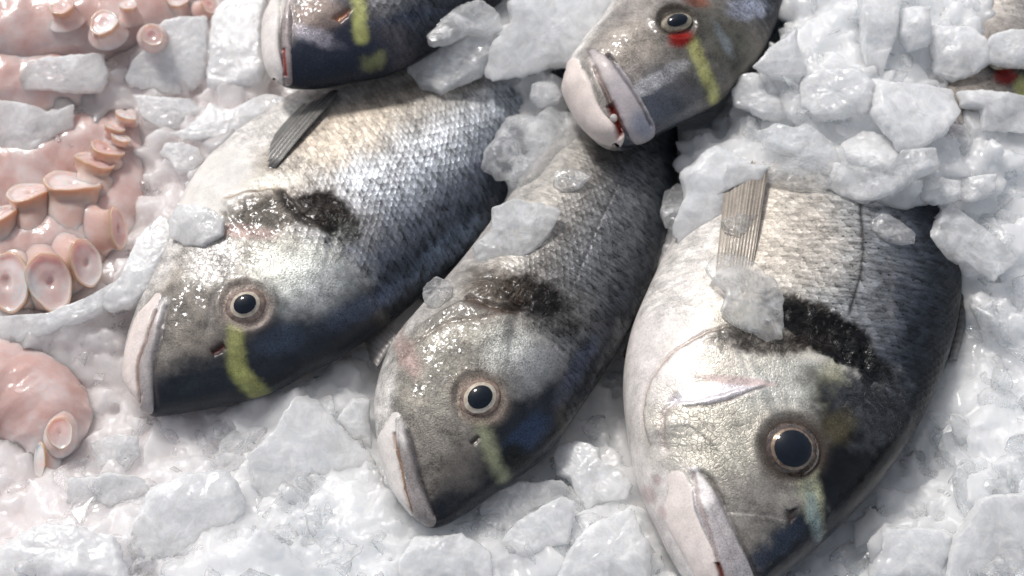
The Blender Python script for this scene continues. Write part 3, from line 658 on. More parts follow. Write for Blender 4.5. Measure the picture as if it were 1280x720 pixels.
# ---------- fish five : top centre with red eye
FIVE = [(774, 181, 768, 178, 0, .002), (792, 179, 745, 168, 0, .008), (818, 166, 722, 140, 0, .013), (855, 147, 706, 98, 0, .0175), (896, 126, 722, 66, 0, .0205), (925, 98, 748, 35, 0, .022),
        (955, 60, 765, 5, 0, .023), (975, 15, 780, -35, 0, .0235), (990, -40, 800, -85, 0, .0235), (1000, -100, 830, -145, 0, .022), (1010, -170, 870, -205, 0, .019), (1020, -240, 920, -265, 0, .013), (1030, -300, 975, -310, 0, .006)]
def five_like(dx, dy, z, seed, label, dark=1.0):
    st = [(a+dx, b+dy, c+dx, d+dy, z+e, h) for a, b, c, d, e, h in FIVE]
    f = Fish(st, NU=380, NV=240, seed=seed)
    T = lambda *p: [(x+dx, y+dy) for x, y in p]
    base_skin(f, [(-1, (.80, .76, .72), .05, .35), (-.6, (.66, .60, .54), .2, .3), (-.2, (.42, .39, .36), .45, .28), (.3, (.32, .31, .31), .55, .26), (.65, (.13, .14, .16), .4, .26), (.85, (.04, .045, .055), .2, .3), (1, (.03, .03, .035), .1, .3)], 0, None)
    head = (1-sm(.46, .54, f.T))*f.up
    f.paint(head, scale=.08, spark=.9)
    f.paint(head*sm(-.9, -.6, f.X), (.25, .225, .205), .3, .28)
    f.paint(head*sm(.15, .5, f.X+.08*f.nA)*(1-sm(.22, .42, f.T+.03*f.nB)), (.10, .108, .13), .3, .22, spark=.5)
    f.paint(head*sm(.24, .42, f.T+.03*f.nB)*sm(-.2, .3, f.X), (.13, .12, .10), .3, .28)
    f.paint(f.blob(T((790, 55))[0], 40, 28, -20, .5)*.6, (.30, .26, .22), .3, .3)
    f.paint(f.blob(T((820, 100))[0], 36, 9, -32, .7)*.9, (.62, .60, .60), .6, .16, spark=1)
    f.paint(f.blob(T((935, 10))[0], 26, 14, -10, .6)*.8, (.45, .47, .56), .55, .2, spark=1)
    f.paint(f.blob(T((910, 60))[0], 24, 30, -20, .5)*.6, (.09, .09, .075), .2, .3)
    f.paint(f.blob(T((905, 48))[0], 6, 26, -30, .5)*.5, (.25, .29, .32), .4, .2)
    d, sd, fr = f.smooth_line(T((866, 52), (873, 72), (884, 97), (893, 122)), wob=2)
    f.paint((1-sm(3, 14, d+3*f.nC))*f.up*(.8+.3*f.nA), (.48, .47, .18), .15, .35)
    e = f.blob(T((847, 28))[0], 31, 27, 20, 0, .25); f.disp -= 4*f.blob(T((847, 28))[0], 24, 21, 20, 0, .2); f.disp += 3*e
    f.paint(e, (.06, .05, .04), .1, .15)
    f.paint(f.blob(T((850, 48))[0], 14, 11, -20, .35, .5), (.25, .012, .008), 0, .12)
    f.paint(f.blob(T((872, 2))[0], 15, 8, 0, .4, .6)*.8, (.20, .06, .03), 0, .15)
    k = f.ridge(T((716, 80), (722, 118), (740, 152), (766, 172)), 22, 7, 14)
    f.paint(k, (.84, .73, .67), 0, .26, spark=.05, scale=0)
    k = f.ridge(T((742, 66), (766, 96), (788, 134), (802, 162)), 14, 6, 18)
    f.paint(k, (.50, .45, .46), .05, .24, spark=.1, scale=0)
    f.paint(f.blob(T((752, 84))[0], 11, 20, -25, .2)*.7, (.72, .64, .60), 0, .25)
    f.paint(f.blob(T((802, 155))[0], 13, 16, -25, .2)*.7, (.27, .30, .38), .1, .22)
    f.groove(T((742, 80), (755, 108), (768, 140), (777, 174)), 2.5, 4, (.34, .24, .21), .7, ends=.05)
    f.groove(T((762, 128), (769, 145), (777, 172)), 4.5, 7, (.22, .014, .008), 1, ends=.1)
    f.groove(T((758, 66), (778, 96), (800, 130), (814, 160)), 2.5, 4, (.08, .075, .08), .7, ends=.05)
    r = fish_root(tuple(pt(860+dx, 60+dy, z-.02)), label)
    root = np.array(r.location); f.build(r)
    add_eye(f, r, T((846, 28))[0], 25, 16, 20, mats=('rim3', 'irisd', 'pupil'), pr=.56, ir=.84, flat=1)
    # lone tooth in the open mouth
    if dx == 0:
        p, n = f.at((767, 148)); bm = bmesh.new(); bmesh.ops.create_uvsphere(bm, u_segments=16, v_segments=10, radius=.0016)
        for v in bm.verts: v.co.z *= 1.4
        me = bpy.data.meshes.new('tooth'); bm.to_mesh(me); bm.free(); me.materials.append(M['tooth'])
        me.polygons.foreach_set('use_smooth', [True]*len(me.polygons))
        o = bpy.data.objects.new('tooth', me); C.objects.link(o); o.parent = r; o.location = p+n*.0016-root
    return f

fishes = [fish1(), fish2(), fish3(), fish4(),
          five_like(0, 0, .034, 5, 'sea bream with blood-red eye and open mouth at the top centre, facing down'),
          five_like(407, 47, .014, 6, 'sea bream almost buried in ice, only a red patch showing at the right edge')]

# ------------------------------------------------------------------ octopus arms
def tube(name, spine, radii, mat, parent, root, nu=120, nv=48, seed=0, flatten=.85):
    t = np.linspace(0, 1, nu); P = catmull(spine, t); R = catmull(np.array(radii)[:, None], t)[:, 0]
    T = np.gradient(P, axis=0); T /= np.linalg.norm(T, axis=1, keepdims=True)
    up = np.array([0, 0, 1.]); V = []
    for i in range(nu):
        w = np.cross(T[i], up); w /= np.linalg.norm(w)+1e-9; u = np.cross(w, T[i])
        for j in range(nv):
            a = 2*math.pi*j/nv; V.append(P[i]+(w*math.cos(a)+u*math.sin(a)*flatten)*R[i])
    V = np.array(V); n = fbm(V[:, 0]/.012+seed, V[:, 1]/.012, V[:, 2]/.012, 4)
    cen = np.repeat(P, nv, 0); dirv = (V-cen)/(np.linalg.norm(V-cen, axis=1, keepdims=True)+1e-9); V = V+dirv*(n*.0022)[:, None]
    F = [(i*nv+j, i*nv+(j+1) % nv, (i+1)*nv+(j+1) % nv, (i+1)*nv+j) for i in range(nu-1) for j in range(nv)]
    F.append(tuple(range(nv))); F.append(tuple(reversed(range((nu-1)*nv, nu*nv))))
    BODIES.append((V.copy(), np.array([f for f in F if len(f) == 4])))
    return mesh_obj(name, V-root, F, mat, parent)
def sucker(parent, root, c, base, axis, rx, ry, hole=.28, rot=0):
    """stalk from base up to a cup with a raised rim and a shallow dish, centred at c"""
    axis = axis/np.linalg.norm(axis); t = np.array([math.cos(rot), math.sin(rot), 0.]); t -= axis*(t@axis); t /= np.linalg.norm(t); w = np.cross(axis, t)
    prof = [(1.05, None), (1.0, .0), (.93, -.5), (.93, -.30), (.95, -.14), (1.0, -.05), (1.02, .02), (.97, .05), (.90, .03), (.84, -.01), (.7, -.02), (.5, .0), (hole+.06, .01), (hole, -.015), (hole*.6, -.07), (.02, -.09)]
    seg = 48; V = []; col = []; r = (rx+ry)/2
    L = c-base
    rows = [(1.45, base-L*.15), (1.12, base+L*.22), (.97, base+L*.58)]
    rx *= 1+.06*math.sin(c[0]*5000); ry *= 1+.06*math.sin(c[1]*5000); axis = axis+.12*np.array([math.sin(c[0]*3100), math.cos(c[1]*2700), 0]); axis /= np.linalg.norm(axis)
    for k, (s_, o) in enumerate(rows):
        for j in range(seg):
            a = 2*math.pi*j/seg; V.append(o+t*rx*s_*math.cos(a)+w*ry*s_*math.sin(a)); col.append(.25*k/2)
    for (s_, h) in prof[3:]:
        for j in range(seg):
            a = 2*math.pi*j/seg; wv = 1+.055*math.sin(2*a+c[0]*1900)+.04*math.sin(3*a+c[1]*1500)+.018*math.sin(7*a+c[0]*800)
            V.append(c+t*rx*s_*wv*math.cos(a)+w*ry*s_*wv*math.sin(a)+axis*(h*1.5+.07*math.sin(2*a+c[0]*2300)*s_)*r)
            col.append({.93: .45, .95: .7, 1.0: .9, 1.02: .9, .97: .6, .84: .1}.get(s_, 0.0) if s_ > .83 else 0.)
    nr = 3+len(prof)-3
    F = [(i*seg+j, i*seg+(j+1) % seg, (i+1)*seg+(j+1) % seg, (i+1)*seg+j) for i in range(nr-1) for j in range(seg)]
    F.append(tuple(range((nr-1)*seg, nr*seg)))
    o = mesh_obj('sucker', np.array(V)-root, F, M['sucker'], parent)
    a = o.data.color_attributes.new('Col', 'FLOAT_COLOR', 'POINT'); a.data.foreach_set('color', np.repeat(np.array(col)[:, None], 4, 1).astype(np.float32).ravel())
    return o
def arm_root(loc, label):
    e = bpy.data.objects.new('octopus_arm', None); e.empty_display_size = .02; C.objects.link(e); e.location = loc
    return tag(e, label, 'octopus arm', 'pink octopus arms at the left')
def octo():
    # middle arm with two rows of large suckers
    r = arm_root(tuple(pt(60, 330, -.015)), 'pink octopus arm curling with two rows of large round suckers')
    root = np.array(r.location); z = -.006
    tube('arm', [pt(-110, 335, z), pt(-30, 335, z), pt(40, 325, z), pt(95, 300, z), pt(130, 262, z), pt(150, 215, z+.002), pt(158, 170, z+.004), pt(168, 138, z+.004)],
         [.027, .026, .0245, .0215, .017, .012, .008, .0045], M['arm'], r, root, seed=1)
    tube('web', [pt(-80, 240, z-.006), pt(0, 215, z-.006), pt(70, 190, z-.004), pt(130, 165, z-.002), pt(160, 150, z)], [.026, .026, .022, .016, .010], M['arm'], r, root, seed=5, flatten=.6)
    up = np.array([.05, .55, .75])
    for (x, y, rx, ry, bx, by) in ((-2, 268, 25, 27, 0, 325), (38, 240, 25, 26, 45, 305), (90, 228, 29, 25, 92, 290), (120, 200, 22, 22, 122, 250), (134, 186, 20, 15, 136, 215), (143, 158, 13, 11, 147, 172), (158, 144, 12, 10, 160, 155), (152, 172, 12, 10, 154, 184)):
        zz = .015 if x < 110 else .011; by = y+(by-y)*.8
        sucker(r, root, pt(x, y, zz), pt(bx, by, .002), up+np.array([.004*(x-60), 0, 0]), rx*PX*1.12, ry*PX*1.35, hole=.14)
    for (x, y, rx, ry, ax) in ((8, 352, 26, 35, (-.1, -.5, .8)), (62, 352, 23, 32, (.35, -.5, .75)), (108, 328, 17, 28, (.65, -.35, .65)), (148, 285, 12, 22, (.8, -.2, .5))):
        ax = np.array(ax); c = pt(x, y, .012); sucker(r, root, c, c-ax*.012, ax, rx*PX*1.14, ry*PX*1.1, hole=.22, rot=.2)
    # upper arm
    r = arm_root(tuple(pt(80, 30, 0)), 'smooth pink octopus arm in the top left corner with small ringed suckers')
    root = np.array(r.location); z = .006
    tube('arm', [pt(-120, 55, z), pt(-20, 48, z), pt(70, 32, z), pt(160, 22, z), pt(240, -5, z), pt(300, -45, z)], [.026, .026, .025, .022, .015, .008], M['arm'], r, root, seed=2)
    for (x, y, q, ax) in ((130, 28, 19, (0, -.1, 1)), (78, 8, 18, (-.1, .3, 1)), (160, 6, 13, (0, .3, 1)), (222, -2, 14, (.2, 0, 1)), (262, 6, 11, (.5, -.2, .7)), (190, 44, 14, (.2, -.5, .8))):
        ax = np.array(ax, float); c = pt(x, y, .030 if x < 200 else .020); sucker(r, root, c, c-ax/np.linalg.norm(ax)*.007, ax, q*PX, q*PX, hole=.38)
    # arm behind ice
    r = arm_root(tuple(pt(20, 115, -.01)), 'plain pink stretch of octopus arm half under ice at the left edge')
    root = np.array(r.location)
    tube('arm', [pt(-120, 110, .0), pt(-30, 108, 0), pt(50, 105, 0), pt(110, 110, -.004), pt(150, 100, -.01)], [.020, .020, .018, .014, .010], M['arm'], r, root, seed=3)
    # lower arm tip
    r = arm_root(tuple(pt(40, 520, -.02)), 'pink octopus arm end at lower left with one sucker facing up')
    root = np.array(r.location); z = -.012
    tube('arm', [pt(-120, 480, z), pt(-50, 482, z), pt(10, 490, z), pt(50, 515, z), pt(64, 548, z), pt(60, 580, z-.002), pt(56, 604, z-.004)], [.024, .024, .024, .021, .015, .007, .002], M['arm'], r, root, seed=4)
    for (x, y, rx, ry, ax) in ((75, 541, 14, 18, (.25, -.35, .9)), (50, 574, 9, 17, (-.5, -.4, .8)), (101, 490, 7, 9, (.8, .1, .5))):
        ax = np.array(ax, float); c = pt(x, y, {75: .0035, 50: -.005, 101: -.006}[x]); sucker(r, root, c, c-ax/np.linalg.norm(ax)*.006, ax, rx*PX, ry*PX*1.1, hole=.02)
octo()

# ------------------------------------------------------------------ where things rest
def bvh_all():
    vs, fs, off = [], [], 0
    for V, F in BODIES:
        vs.append(V); fs.append(F+off); off += len(V)
    V = np.vstack(vs); F = np.vstack(fs)
    return BVHTree.FromPolygons([Vector(v) for v in V[:, :3]], F.tolist())
def thin_bodies():
    for k, (V, F) in enumerate(BODIES):
        pass

# regions of the tray where a fish or arm is seen bare (traced on the photograph)
VIS = [
 [(150, 480), (160, 420), (178, 372), (230, 330), (272, 290), (282, 262), (262, 252), (330, 160), (350, 120), (400, 112), (430, 98), (500, 92), (560, 108), (640, 100), (665, 130), (620, 160), (602, 205), (640, 240), (600, 305), (540, 360), (470, 415), (400, 462), (330, 496), (250, 514), (185, 520)],
 [(462, 520), (472, 460), (500, 425), (560, 375), (640, 335), (690, 300), (704, 262), (740, 222), (760, 190), (850, 190), (848, 220), (826, 250), (836, 300), (800, 390), (740, 490), (690, 575), (620, 620), (540, 662), (500, 635), (480, 590)],
 [(850, 740), (830, 690), (795, 620), (775, 560), (772, 480), (785, 420), (815, 350), (838, 310), (880, 320), (905, 290), (905, 250), (960, 238), (1030, 228), (1060, 256), (1130, 256), (1170, 240), (1190, 260), (1150, 295), (1175, 335), (1205, 335), (1205, 400), (1170, 500), (1110, 600), (1040, 672), (960, 740)],
 [(325, 0), (328, 70), (345, 118), (420, 106), (500, 92), (530, 50), (600, 0), (640, -20), (400, -60)],
 [(700, 85), (745, 60), (772, 10), (775, -20), (975, -20), (972, 20), (945, 85), (915, 110), (900, 135), (860, 160), (830, 190), (760, 190), (725, 160)],
 [(1238, 92), (1250, 86), (1300, 84), (1300, 118), (1256, 112)],
 [(-20, 215), (30, 215), (95, 190), (130, 130), (175, 125), (178, 170), (160, 220), (176, 275), (150, 310), (115, 360), (60, 390), (-20, 392)],
 [(-20, -20), (270, -20), (255, 18), (190, 30), (160, 70), (130, 68), (20, 72), (-20, 80)],
 [(-20, 440), (60, 440), (110, 470), (112, 540), (95, 570), (62, 605), (45, 590), (20, 550), (-20, 520)],
]
def sdist(poly, X, Y):
    """signed distance to a closed traced outline, negative inside"""
    X = np.asarray(X, float); Y = np.asarray(Y, float); c = np.zeros(X.shape, bool); best = np.full(X.shape, 1e9)
    for i in range(len(poly)):
        xi, yi = poly[i]; xj, yj = poly[i-1]
        if yi != yj: c ^= ((yi > Y) != (yj > Y)) & (X < (xj-xi)*(Y-yi)/(yj-yi)+xi)
        ax, ay = xj-xi, yj-yi; t = np.clip(((X-xi)*ax+(Y-yi)*ay)/(ax*ax+ay*ay+1e-9), 0, 1)
        best = np.minimum(best, np.hypot(X-xi-ax*t, Y-yi-ay*t))
    return np.where(c, -best, best)
# ice level (traced position, height)
LV = [(40, 20, -.01), (200, 60, .010), (300, 60, .012), (230, 140, .004), (290, 200, .008), (170, 240, -.004), (150, 340, .0), (60, 420, .0), (140, 430, -.006), (40, 610, -.010), (130, 520, -.014), (250, 560, -.016),
      (350, 540, -.014), (440, 480, -.018), (450, 440, -.022), (560, 350, -.018), (620, 320, .004), (200, 640, -.006), (380, 640, -.006), (100, 700, 0), (300, 720, .002), (500, 700, -.006), (600, 680, -.010), (700, 610, -.014), (760, 480, -.020), (740, 540, -.018),
      (750, 690, -.006), (830, 720, -.010), (1000, 720, -.018), (1080, 660, -.018), (1150, 600, -.018), (1140, 680, -.010), (1240, 640, -.004), (1240, 500, -.006), (1200, 450, -.014), (1250, 380, .004), (1240, 280, .014), (1220, 180, .028),
      (1100, 120, .040), (1000, 100, .038), (1100, 20, .042), (1220, 40, .036), (1262, 88, .012), (1285, 70, .012), (960, 170, .022), (900, 200, .018), (880, 280, .010), (1000, 210, .026), (1120, 220, .028), (1050, -80, .045), (700, 20, .030), (620, 30, .026), (560, 60, .022), (700, 90, .024), (690, 150, .006), (660, 190, .004),
      (400, -100, .01), (640, -100, .03), (900, -100, .02), (-80, 300, -.01), (-80, 600, -.01), (1360, 300, .01), (1360, 600, -.004), (640, 820, -.008), (200, 820, 0), (1100, 820, -.006), (820, 230, -.014), (890, 150, .010), (650, 130, .012), (590, 110, .012)]
LA = np.array(LV)
def level(x, y):
    x = np.atleast_1d(x).astype(float); y = np.atleast_1d(y).astype(float)
    d = (LA[:, 0]-x[..., None])**2+(LA[:, 1]-y[..., None])**2+60; w = d**-1.6; return (w@LA[:, 2])/w.sum(-1)

# ------------------------------------------------------------------ crushed ice
def chunk_proto(n, flat):
    bm = bmesh.new()
    for _ in range(n):
        v = rng.normal(size=3); v /= np.linalg.norm(v); v *= .75+.25*rng.random(); bm.verts.new((v[0], v[1], v[2]*flat))
    bmesh.ops.convex_hull(bm, input=bm.verts)
    bm.verts.ensure_lookup_table()
    loose = [v for v in bm.verts if not v.link_faces]
    bmesh.ops.delete(bm, geom=loose, context='VERTS'); bmesh.ops.triangulate(bm, faces=bm.faces)
    bm.verts.index_update()
    V = np.array([v.co[:] for v in bm.verts]); F = np.array([[v.index for v in f.verts] for f in bm.faces]); bm.free(); return V, F
def rot3(r):
    q = Vector((r.normal(), r.normal(), r.normal())).normalized(); return np.array(Matrix.Rotation(r.random()*6.28, 3, q))
def crushed():
    protos = [chunk_proto(11+int(rng.random()*8), .55+.4*rng.random()) for _ in range(16)]; flatp = [chunk_proto(9+int(rng.random()*6), .28+.2*rng.random()) for _ in range(16)]
    Vs, Fs, off = [], [], 0
    def add(c, size, R, fl=False):
        nonlocal off
        V, F = (flatp if fl else protos)[int(rng.random()*16)]; V = (V*size)@R.T+c; Vs.append(V); Fs.append(F+off); off += len(V)
    n = 0; N = 9500
    x = rng.uniform(-120, 1400, N); y = rng.uniform(-160, 860, N); r = rng.random(N); kind = rng.random(N)
    front = (y > 520) | (x > 1180)
    size = np.where(kind < .6, .0032+.004*r, .008+.009*r)
    size = np.where((y > 0) & (y < 470) & (x > 0) & (size > .013), size*.7, size)
    size = np.where(front & (kind > .7), size*1.4, size)
    z = level(x, y); sd = np.min([sdist(p_, x, y) for p_ in VIS], axis=0)
    ok = sd > size/PX*.85*.5
    for i in np.nonzero(ok)[0]:
        c = pt(x[i], y[i], z[i]+rng.uniform(-.0035, .0028)-(.22*size[i] if size[i] > .008 else 0))
        if front[i] or kind[i] > .8:
            R = np.array(Matrix.Rotation(rng.normal()*.22, 3, 'X')@Matrix.Rotation(rng.normal()*.22, 3, 'Y')@Matrix.Rotation(rng.random()*6.28, 3, 'Z'))
        else: R = rot3(rng)
        add(c, size[i], R, bool(front[i] and size[i] > .008)); n += 1
    V = np.vstack(Vs); F = np.vstack(Fs)
    # slush under the pieces, following the level, sunk under bodies
    nx, ny = 260, 200; xs = np.linspace(-150, 1430, nx); ys = np.linspace(-190, 890, ny)
    XX, YY = np.meshgrid(xs, ys); Z = level(XX, YY)+.0002+.0016*fbm(XX/40, YY/40)
    dl = np.min([sdist(p_, XX, YY) for p_ in VIS[:3]+VIS[6:]], axis=0); dh = np.min([sdist(p_, XX, YY) for p_ in VIS[3:6]], axis=0)
    Z = Z+(np.minimum(Z, -.030)-Z)*(1-sm(-26, -6, dl)); Z = Z+(np.minimum(Z, .0)-Z)*(1-sm(6, 24, dh))
    g = np.array([pt(a_, b_, c_) for a_, b_, c_ in zip(XX.ravel(), YY.ravel(), Z.ravel())]); bot = g.copy(); bot[:, 2] = -.045
    S = np.vstack([g, bot]); k = nx*ny; FF = []
    for j in range(ny-1):
        for i in range(nx-1):
            a = j*nx+i; FF += [(a, a+nx, a+nx+1), (a, a+nx+1, a+1), (k+a, k+a+nx+1, k+a+nx), (k+a, k+a+1, k+a+nx+1)]
    def side(a, b): FF.extend([(a, b, k+b), (a, k+b, k+a)])
    for i in range(nx-1): side(i, i+1); side((ny-1)*nx+i+1, (ny-1)*nx+i)
    for j in range(ny-1): side((j+1)*nx, j*nx); side(j*nx+nx-1, (j+1)*nx+nx-1)
    FF = np.array(FF)
    V = np.vstack([V, S]); F = np.vstack([F, FF+off])
    tmp = mesh_obj('crushed_ice', V, F, None)
    md = tmp.modifiers.new('r', 'REMESH'); md.mode = 'VOXEL'; md.voxel_size = .00115; md.use_smooth_shade = True
    m2 = tmp.modifiers.new('s', 'SMOOTH'); m2.factor = .5; m2.iterations = 1
    dg = bpy.context.evaluated_depsgraph_get(); ev = tmp.evaluated_get(dg)
    me = bpy.data.meshes.new_from_object(ev); bpy.data.objects.remove(tmp)
    nvt = len(me.vertices); co = np.empty(nvt*3, dtype=np.float32); me.vertices.foreach_get('co', co); co = co.reshape(-1, 3).astype(float)
    no = np.empty(nvt*3, dtype=np.float32); me.vertices.foreach_get('normal', no); no = no.reshape(-1, 3)
    frost = sm(-.05, .25, fbm(co[:, 0]/.022, co[:, 1]/.022, co[:, 2]/.022, 2))
    d = fbm(co[:, 0]/.008, co[:, 1]/.008, co[:, 2]/.008, 3)*.0007+fbm(co[:, 0]/.0028, co[:, 1]/.0028, co[:, 2]/.0028, 4)*(.0005+.0014*frost)
    co = co+no*d[:, None]; me.vertices.foreach_set('co', co.astype(np.float32).ravel()); me.update()
    me.polygons.foreach_set('use_smooth', [True]*len(me.polygons)); me.materials.append(M['ice_bed'])
    o = bpy.data.objects.new('crushed_ice', me); C.objects.link(o)
    # pink light bleeding from the octopus through the ice, painted into its colour
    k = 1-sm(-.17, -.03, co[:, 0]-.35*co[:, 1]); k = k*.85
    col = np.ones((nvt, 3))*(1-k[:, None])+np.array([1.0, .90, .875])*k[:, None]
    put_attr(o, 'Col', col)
    tag(o, 'bed of wet crushed ice packed around the fish and octopus', 'crushed ice', kind='stuff')
    print('ice verts', nvt, 'chunks', n)
    return co
def shards():
    def soft(n, flat):
        bm = bmesh.new()
        for _ in range(n):
            v = rng.normal(size=3); v /= np.linalg.norm(v); v *= .7+.3*rng.random(); bm.verts.new((v[0], v[1], v[2]*flat))
        bmesh.ops.convex_hull(bm, input=bm.verts); bmesh.ops.delete(bm, geom=[v for v in bm.verts if not v.link_faces], context='VERTS')
        bmesh.ops.subdivide_edges(bm, edges=bm.edges, cuts=4, use_grid_fill=True); bmesh.ops.triangulate(bm, faces=bm.faces)
        for _ in range(1): bmesh.ops.smooth_vert(bm, verts=bm.verts, factor=.5, use_axis_x=True, use_axis_y=True, use_axis_z=True)
        bmesh.ops.recalc_face_normals(bm, faces=bm.faces); bm.verts.index_update()
        V = np.array([v.co[:] for v in bm.verts]); F = np.array([[v.index for v in f.verts] for f in bm.faces]); bm.free()
        V = V*1.05+rng.normal(size=V.shape)*.008; return V, F
    pr = [soft(8+int(rng.random()*5), .22+.35*rng.random()) for _ in range(24)]
    N = 2600; x = rng.uniform(-60, 1340, N); y = rng.uniform(-90, 800, N); r = rng.random(N)**1.8
    size = .0028+.0095*r; front = (y > 520) | (x > 1190); size = np.where(front, size*1.35, size)
    z = level(x, y); sd = np.min([sdist(p_, x, y) for p_ in VIS], axis=0); ok = sd > size/PX*.55
    Vs, Fs, off = [], [], 0
    for i in np.nonzero(ok)[0]:
        V, F = pr[int(rng.random()*24)]; t = .30
        R = np.array(Matrix.Rotation(rng.normal()*t, 3, 'X')@Matrix.Rotation(rng.normal()*t, 3, 'Y')@Matrix.Rotation(rng.random()*6.28, 3, 'Z'))
        Vs.append((V*size[i]*np.array([1, .75+.25*rng.random(), 1]))@R.T+pt(x[i], y[i], z[i]+rng.uniform(-.0015, .0022))); Fs.append(F+off); off += len(V)
    V = np.vstack(Vs); F = np.vstack(Fs); o = mesh_obj('ice_shards', V, F, M['ice_shard'])
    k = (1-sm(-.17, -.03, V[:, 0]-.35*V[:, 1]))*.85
    put_attr(o, 'Col', np.ones((len(V), 3))*(1-k[:, None])+np.array([1.0, .90, .875])*k[:, None])  # the octopus's pink light tinted into the shard colour as well
    tag(o, 'countless small glassy shards strewn over the crushed ice bed', 'ice shards', kind='stuff'); print('shards', len(Vs), len(V))
ice_co = crushed(); shards()
# a grid of surface heights over everything built so far
def surf_bvh():
    vs, fs, off = [], [], 0
    for V, F in BODIES:
        vs.append(V); fs.append(F); 
    return [BVHTree.FromPolygons([tuple(v) for v in V], F.tolist()) for V, F in BODIES]
trees = surf_bvh()
me = bpy.data.objects['crushed_ice'].data
dg = bpy.context.evaluated_depsgraph_get()
ice_tree = BVHTree.FromObject(bpy.data.objects['crushed_ice'], dg)
def hit(px, py):
    d = Vector(ray(px, py)).normalized(); o = Vector(CAM); best = None
    for t in trees+[ice_tree]:
        h = t.ray_cast(o, d)
        if h[0] is not None and (best is None or h[3] < best[1]): best = (h[0].z, h[3])
    return best[0] if best else 0

# ------------------------------------------------------------------ single ice chunks
def ice_chunk(poly, mat, label, thick=.010, sink=.35, z=None, facets=4, tilt=(0, 0), seed=0, cat='ice chunk'):
    r = np.random.default_rng(seed+100)
    poly = np.array(poly, float); cpx = poly.mean(0)
    if z is None:
        hs = sorted(hit(*(cpx*(1-q)+p*q)) for p in poly for q in (.15, .6)); z = hs[int(len(hs)*.7)]
    zc = z+thick*(.5-sink)
    lean = math.radians(r.uniform(8, 26) if mat != 'ice_clear' else r.uniform(-2, 8)); sidew = r.normal()*.10; nrm = np.array([sidew, -math.sin(lean), math.cos(lean)]); nrm /= np.linalg.norm(nrm)
    c0 = pt(cpx[0], cpx[1], zc)
    def onplane(p):
        d = ray(p[0], p[1]); return CAM+d*(((c0-CAM)@nrm)/(d@nrm))
    W = np.array([onplane(p) for p in poly]); c = W.mean(0)
    nb = 132; per = np.vstack([W, W[:1]]); seg = np.linalg.norm(np.diff(per, axis=0), axis=1); cum = np.concatenate([[0], np.cumsum(seg)])
    s = np.linspace(0, cum[-1], nb, endpoint=False); O = np.stack([np.interp(s, cum, per[:, k]) for k in range(3)], -1)
    for _ in range(1): O = (O+np.roll(O, 1, 0)*.5+np.roll(O, -1, 0)*.5)/2
    rel = O-c; size = np.linalg.norm(rel, axis=1).mean()
    n1 = fbm(O[:, 0]/.0035+seed, O[:, 1]/.0035, None, 3); n2 = fbm(O[:, 0]/.0011+seed, O[:, 1]/.0011, None, 3); rel = rel*(1+.06*n1+.022*n2)[:, None]
    nr = 34; u = 1-(1-np.linspace(0, 1, nr))**2.0
    th = thick/2; pl = []
    for _ in range(facets):
        a = r.random()*6.28; g = r.uniform(.15, .6); off = r.uniform(.45, .95); pl.append((math.cos(a)*g, math.sin(a)*g, off))
    V = []
    for side in (1, -1):
        rows = u if side > 0 else u[::-1][1:]
        for q in rows:
            p = rel*q; x, y = p[:, 0]/size, p[:, 1]/size
            prof = np.full(nb, max(0, 1-q**6)**(1/1.7))
            h = prof.copy()
            for gx, gy, o_ in pl:
                if side > 0: h = np.minimum(h, np.maximum(0, o_-(gx*x+gy*y))*1.1+.08*prof)
                else: h = np.minimum(h, np.maximum(0, o_+.1+(gx*x-gy*y))*1.1+.08*prof)
            h = np.minimum(h, prof)
            P = c+p+nrm*(side*h*th*(1.0 if side > 0 else .9))[:, None]
            V.append(P)
    V = np.array(V); rr, m, _ = V.shape; V = V.reshape(-1, 3)
    F = [(i*m+j, i*m+(j+1) % m, (i+1)*m+(j+1) % m, (i+1)*m+j) for i in range(rr-1) for j in range(m)]
    # displace outward
    cen = V-c; dn = cen/(np.linalg.norm(cen, axis=1, keepdims=True)+1e-9); dn[:, 2] = np.sign(dn[:, 2]+1e-9)*.6+dn[:, 2]*.4
    nn = fbm(V[:, 0]/.009+seed, V[:, 1]/.009, V[:, 2]/.009, 2)*.0010+fbm(V[:, 0]/.0022+seed, V[:, 1]/.0022, V[:, 2]/.0022, 3)*.00055
    V = V+dn*nn[:, None]
    V[:m] = V[:m].mean(0); V[-m:] = V[-m:].mean(0)
    root = np.array([c[0], c[1], V[:, 2].min()])
    o = mesh_obj('ice_chunk', V-root, np.array(F)[:, ::-1], M[mat]); o.location = root
    bm = bmesh.new(); bm.from_mesh(o.data); bmesh.ops.remove_doubles(bm, verts=bm.verts, dist=1e-6); bmesh.ops.recalc_face_normals(bm, faces=bm.faces); bm.to_mesh(o.data); bm.free()
    o.data.polygons.foreach_set('use_smooth', [True]*len(o.data.polygons))
    tag(o, label, cat, 'larger pieces of ice on the crushed bed'); return o
W_, G_, K_, P_ = 'ice_white', 'ice_grey', 'ice_clear', 'ice_pink'
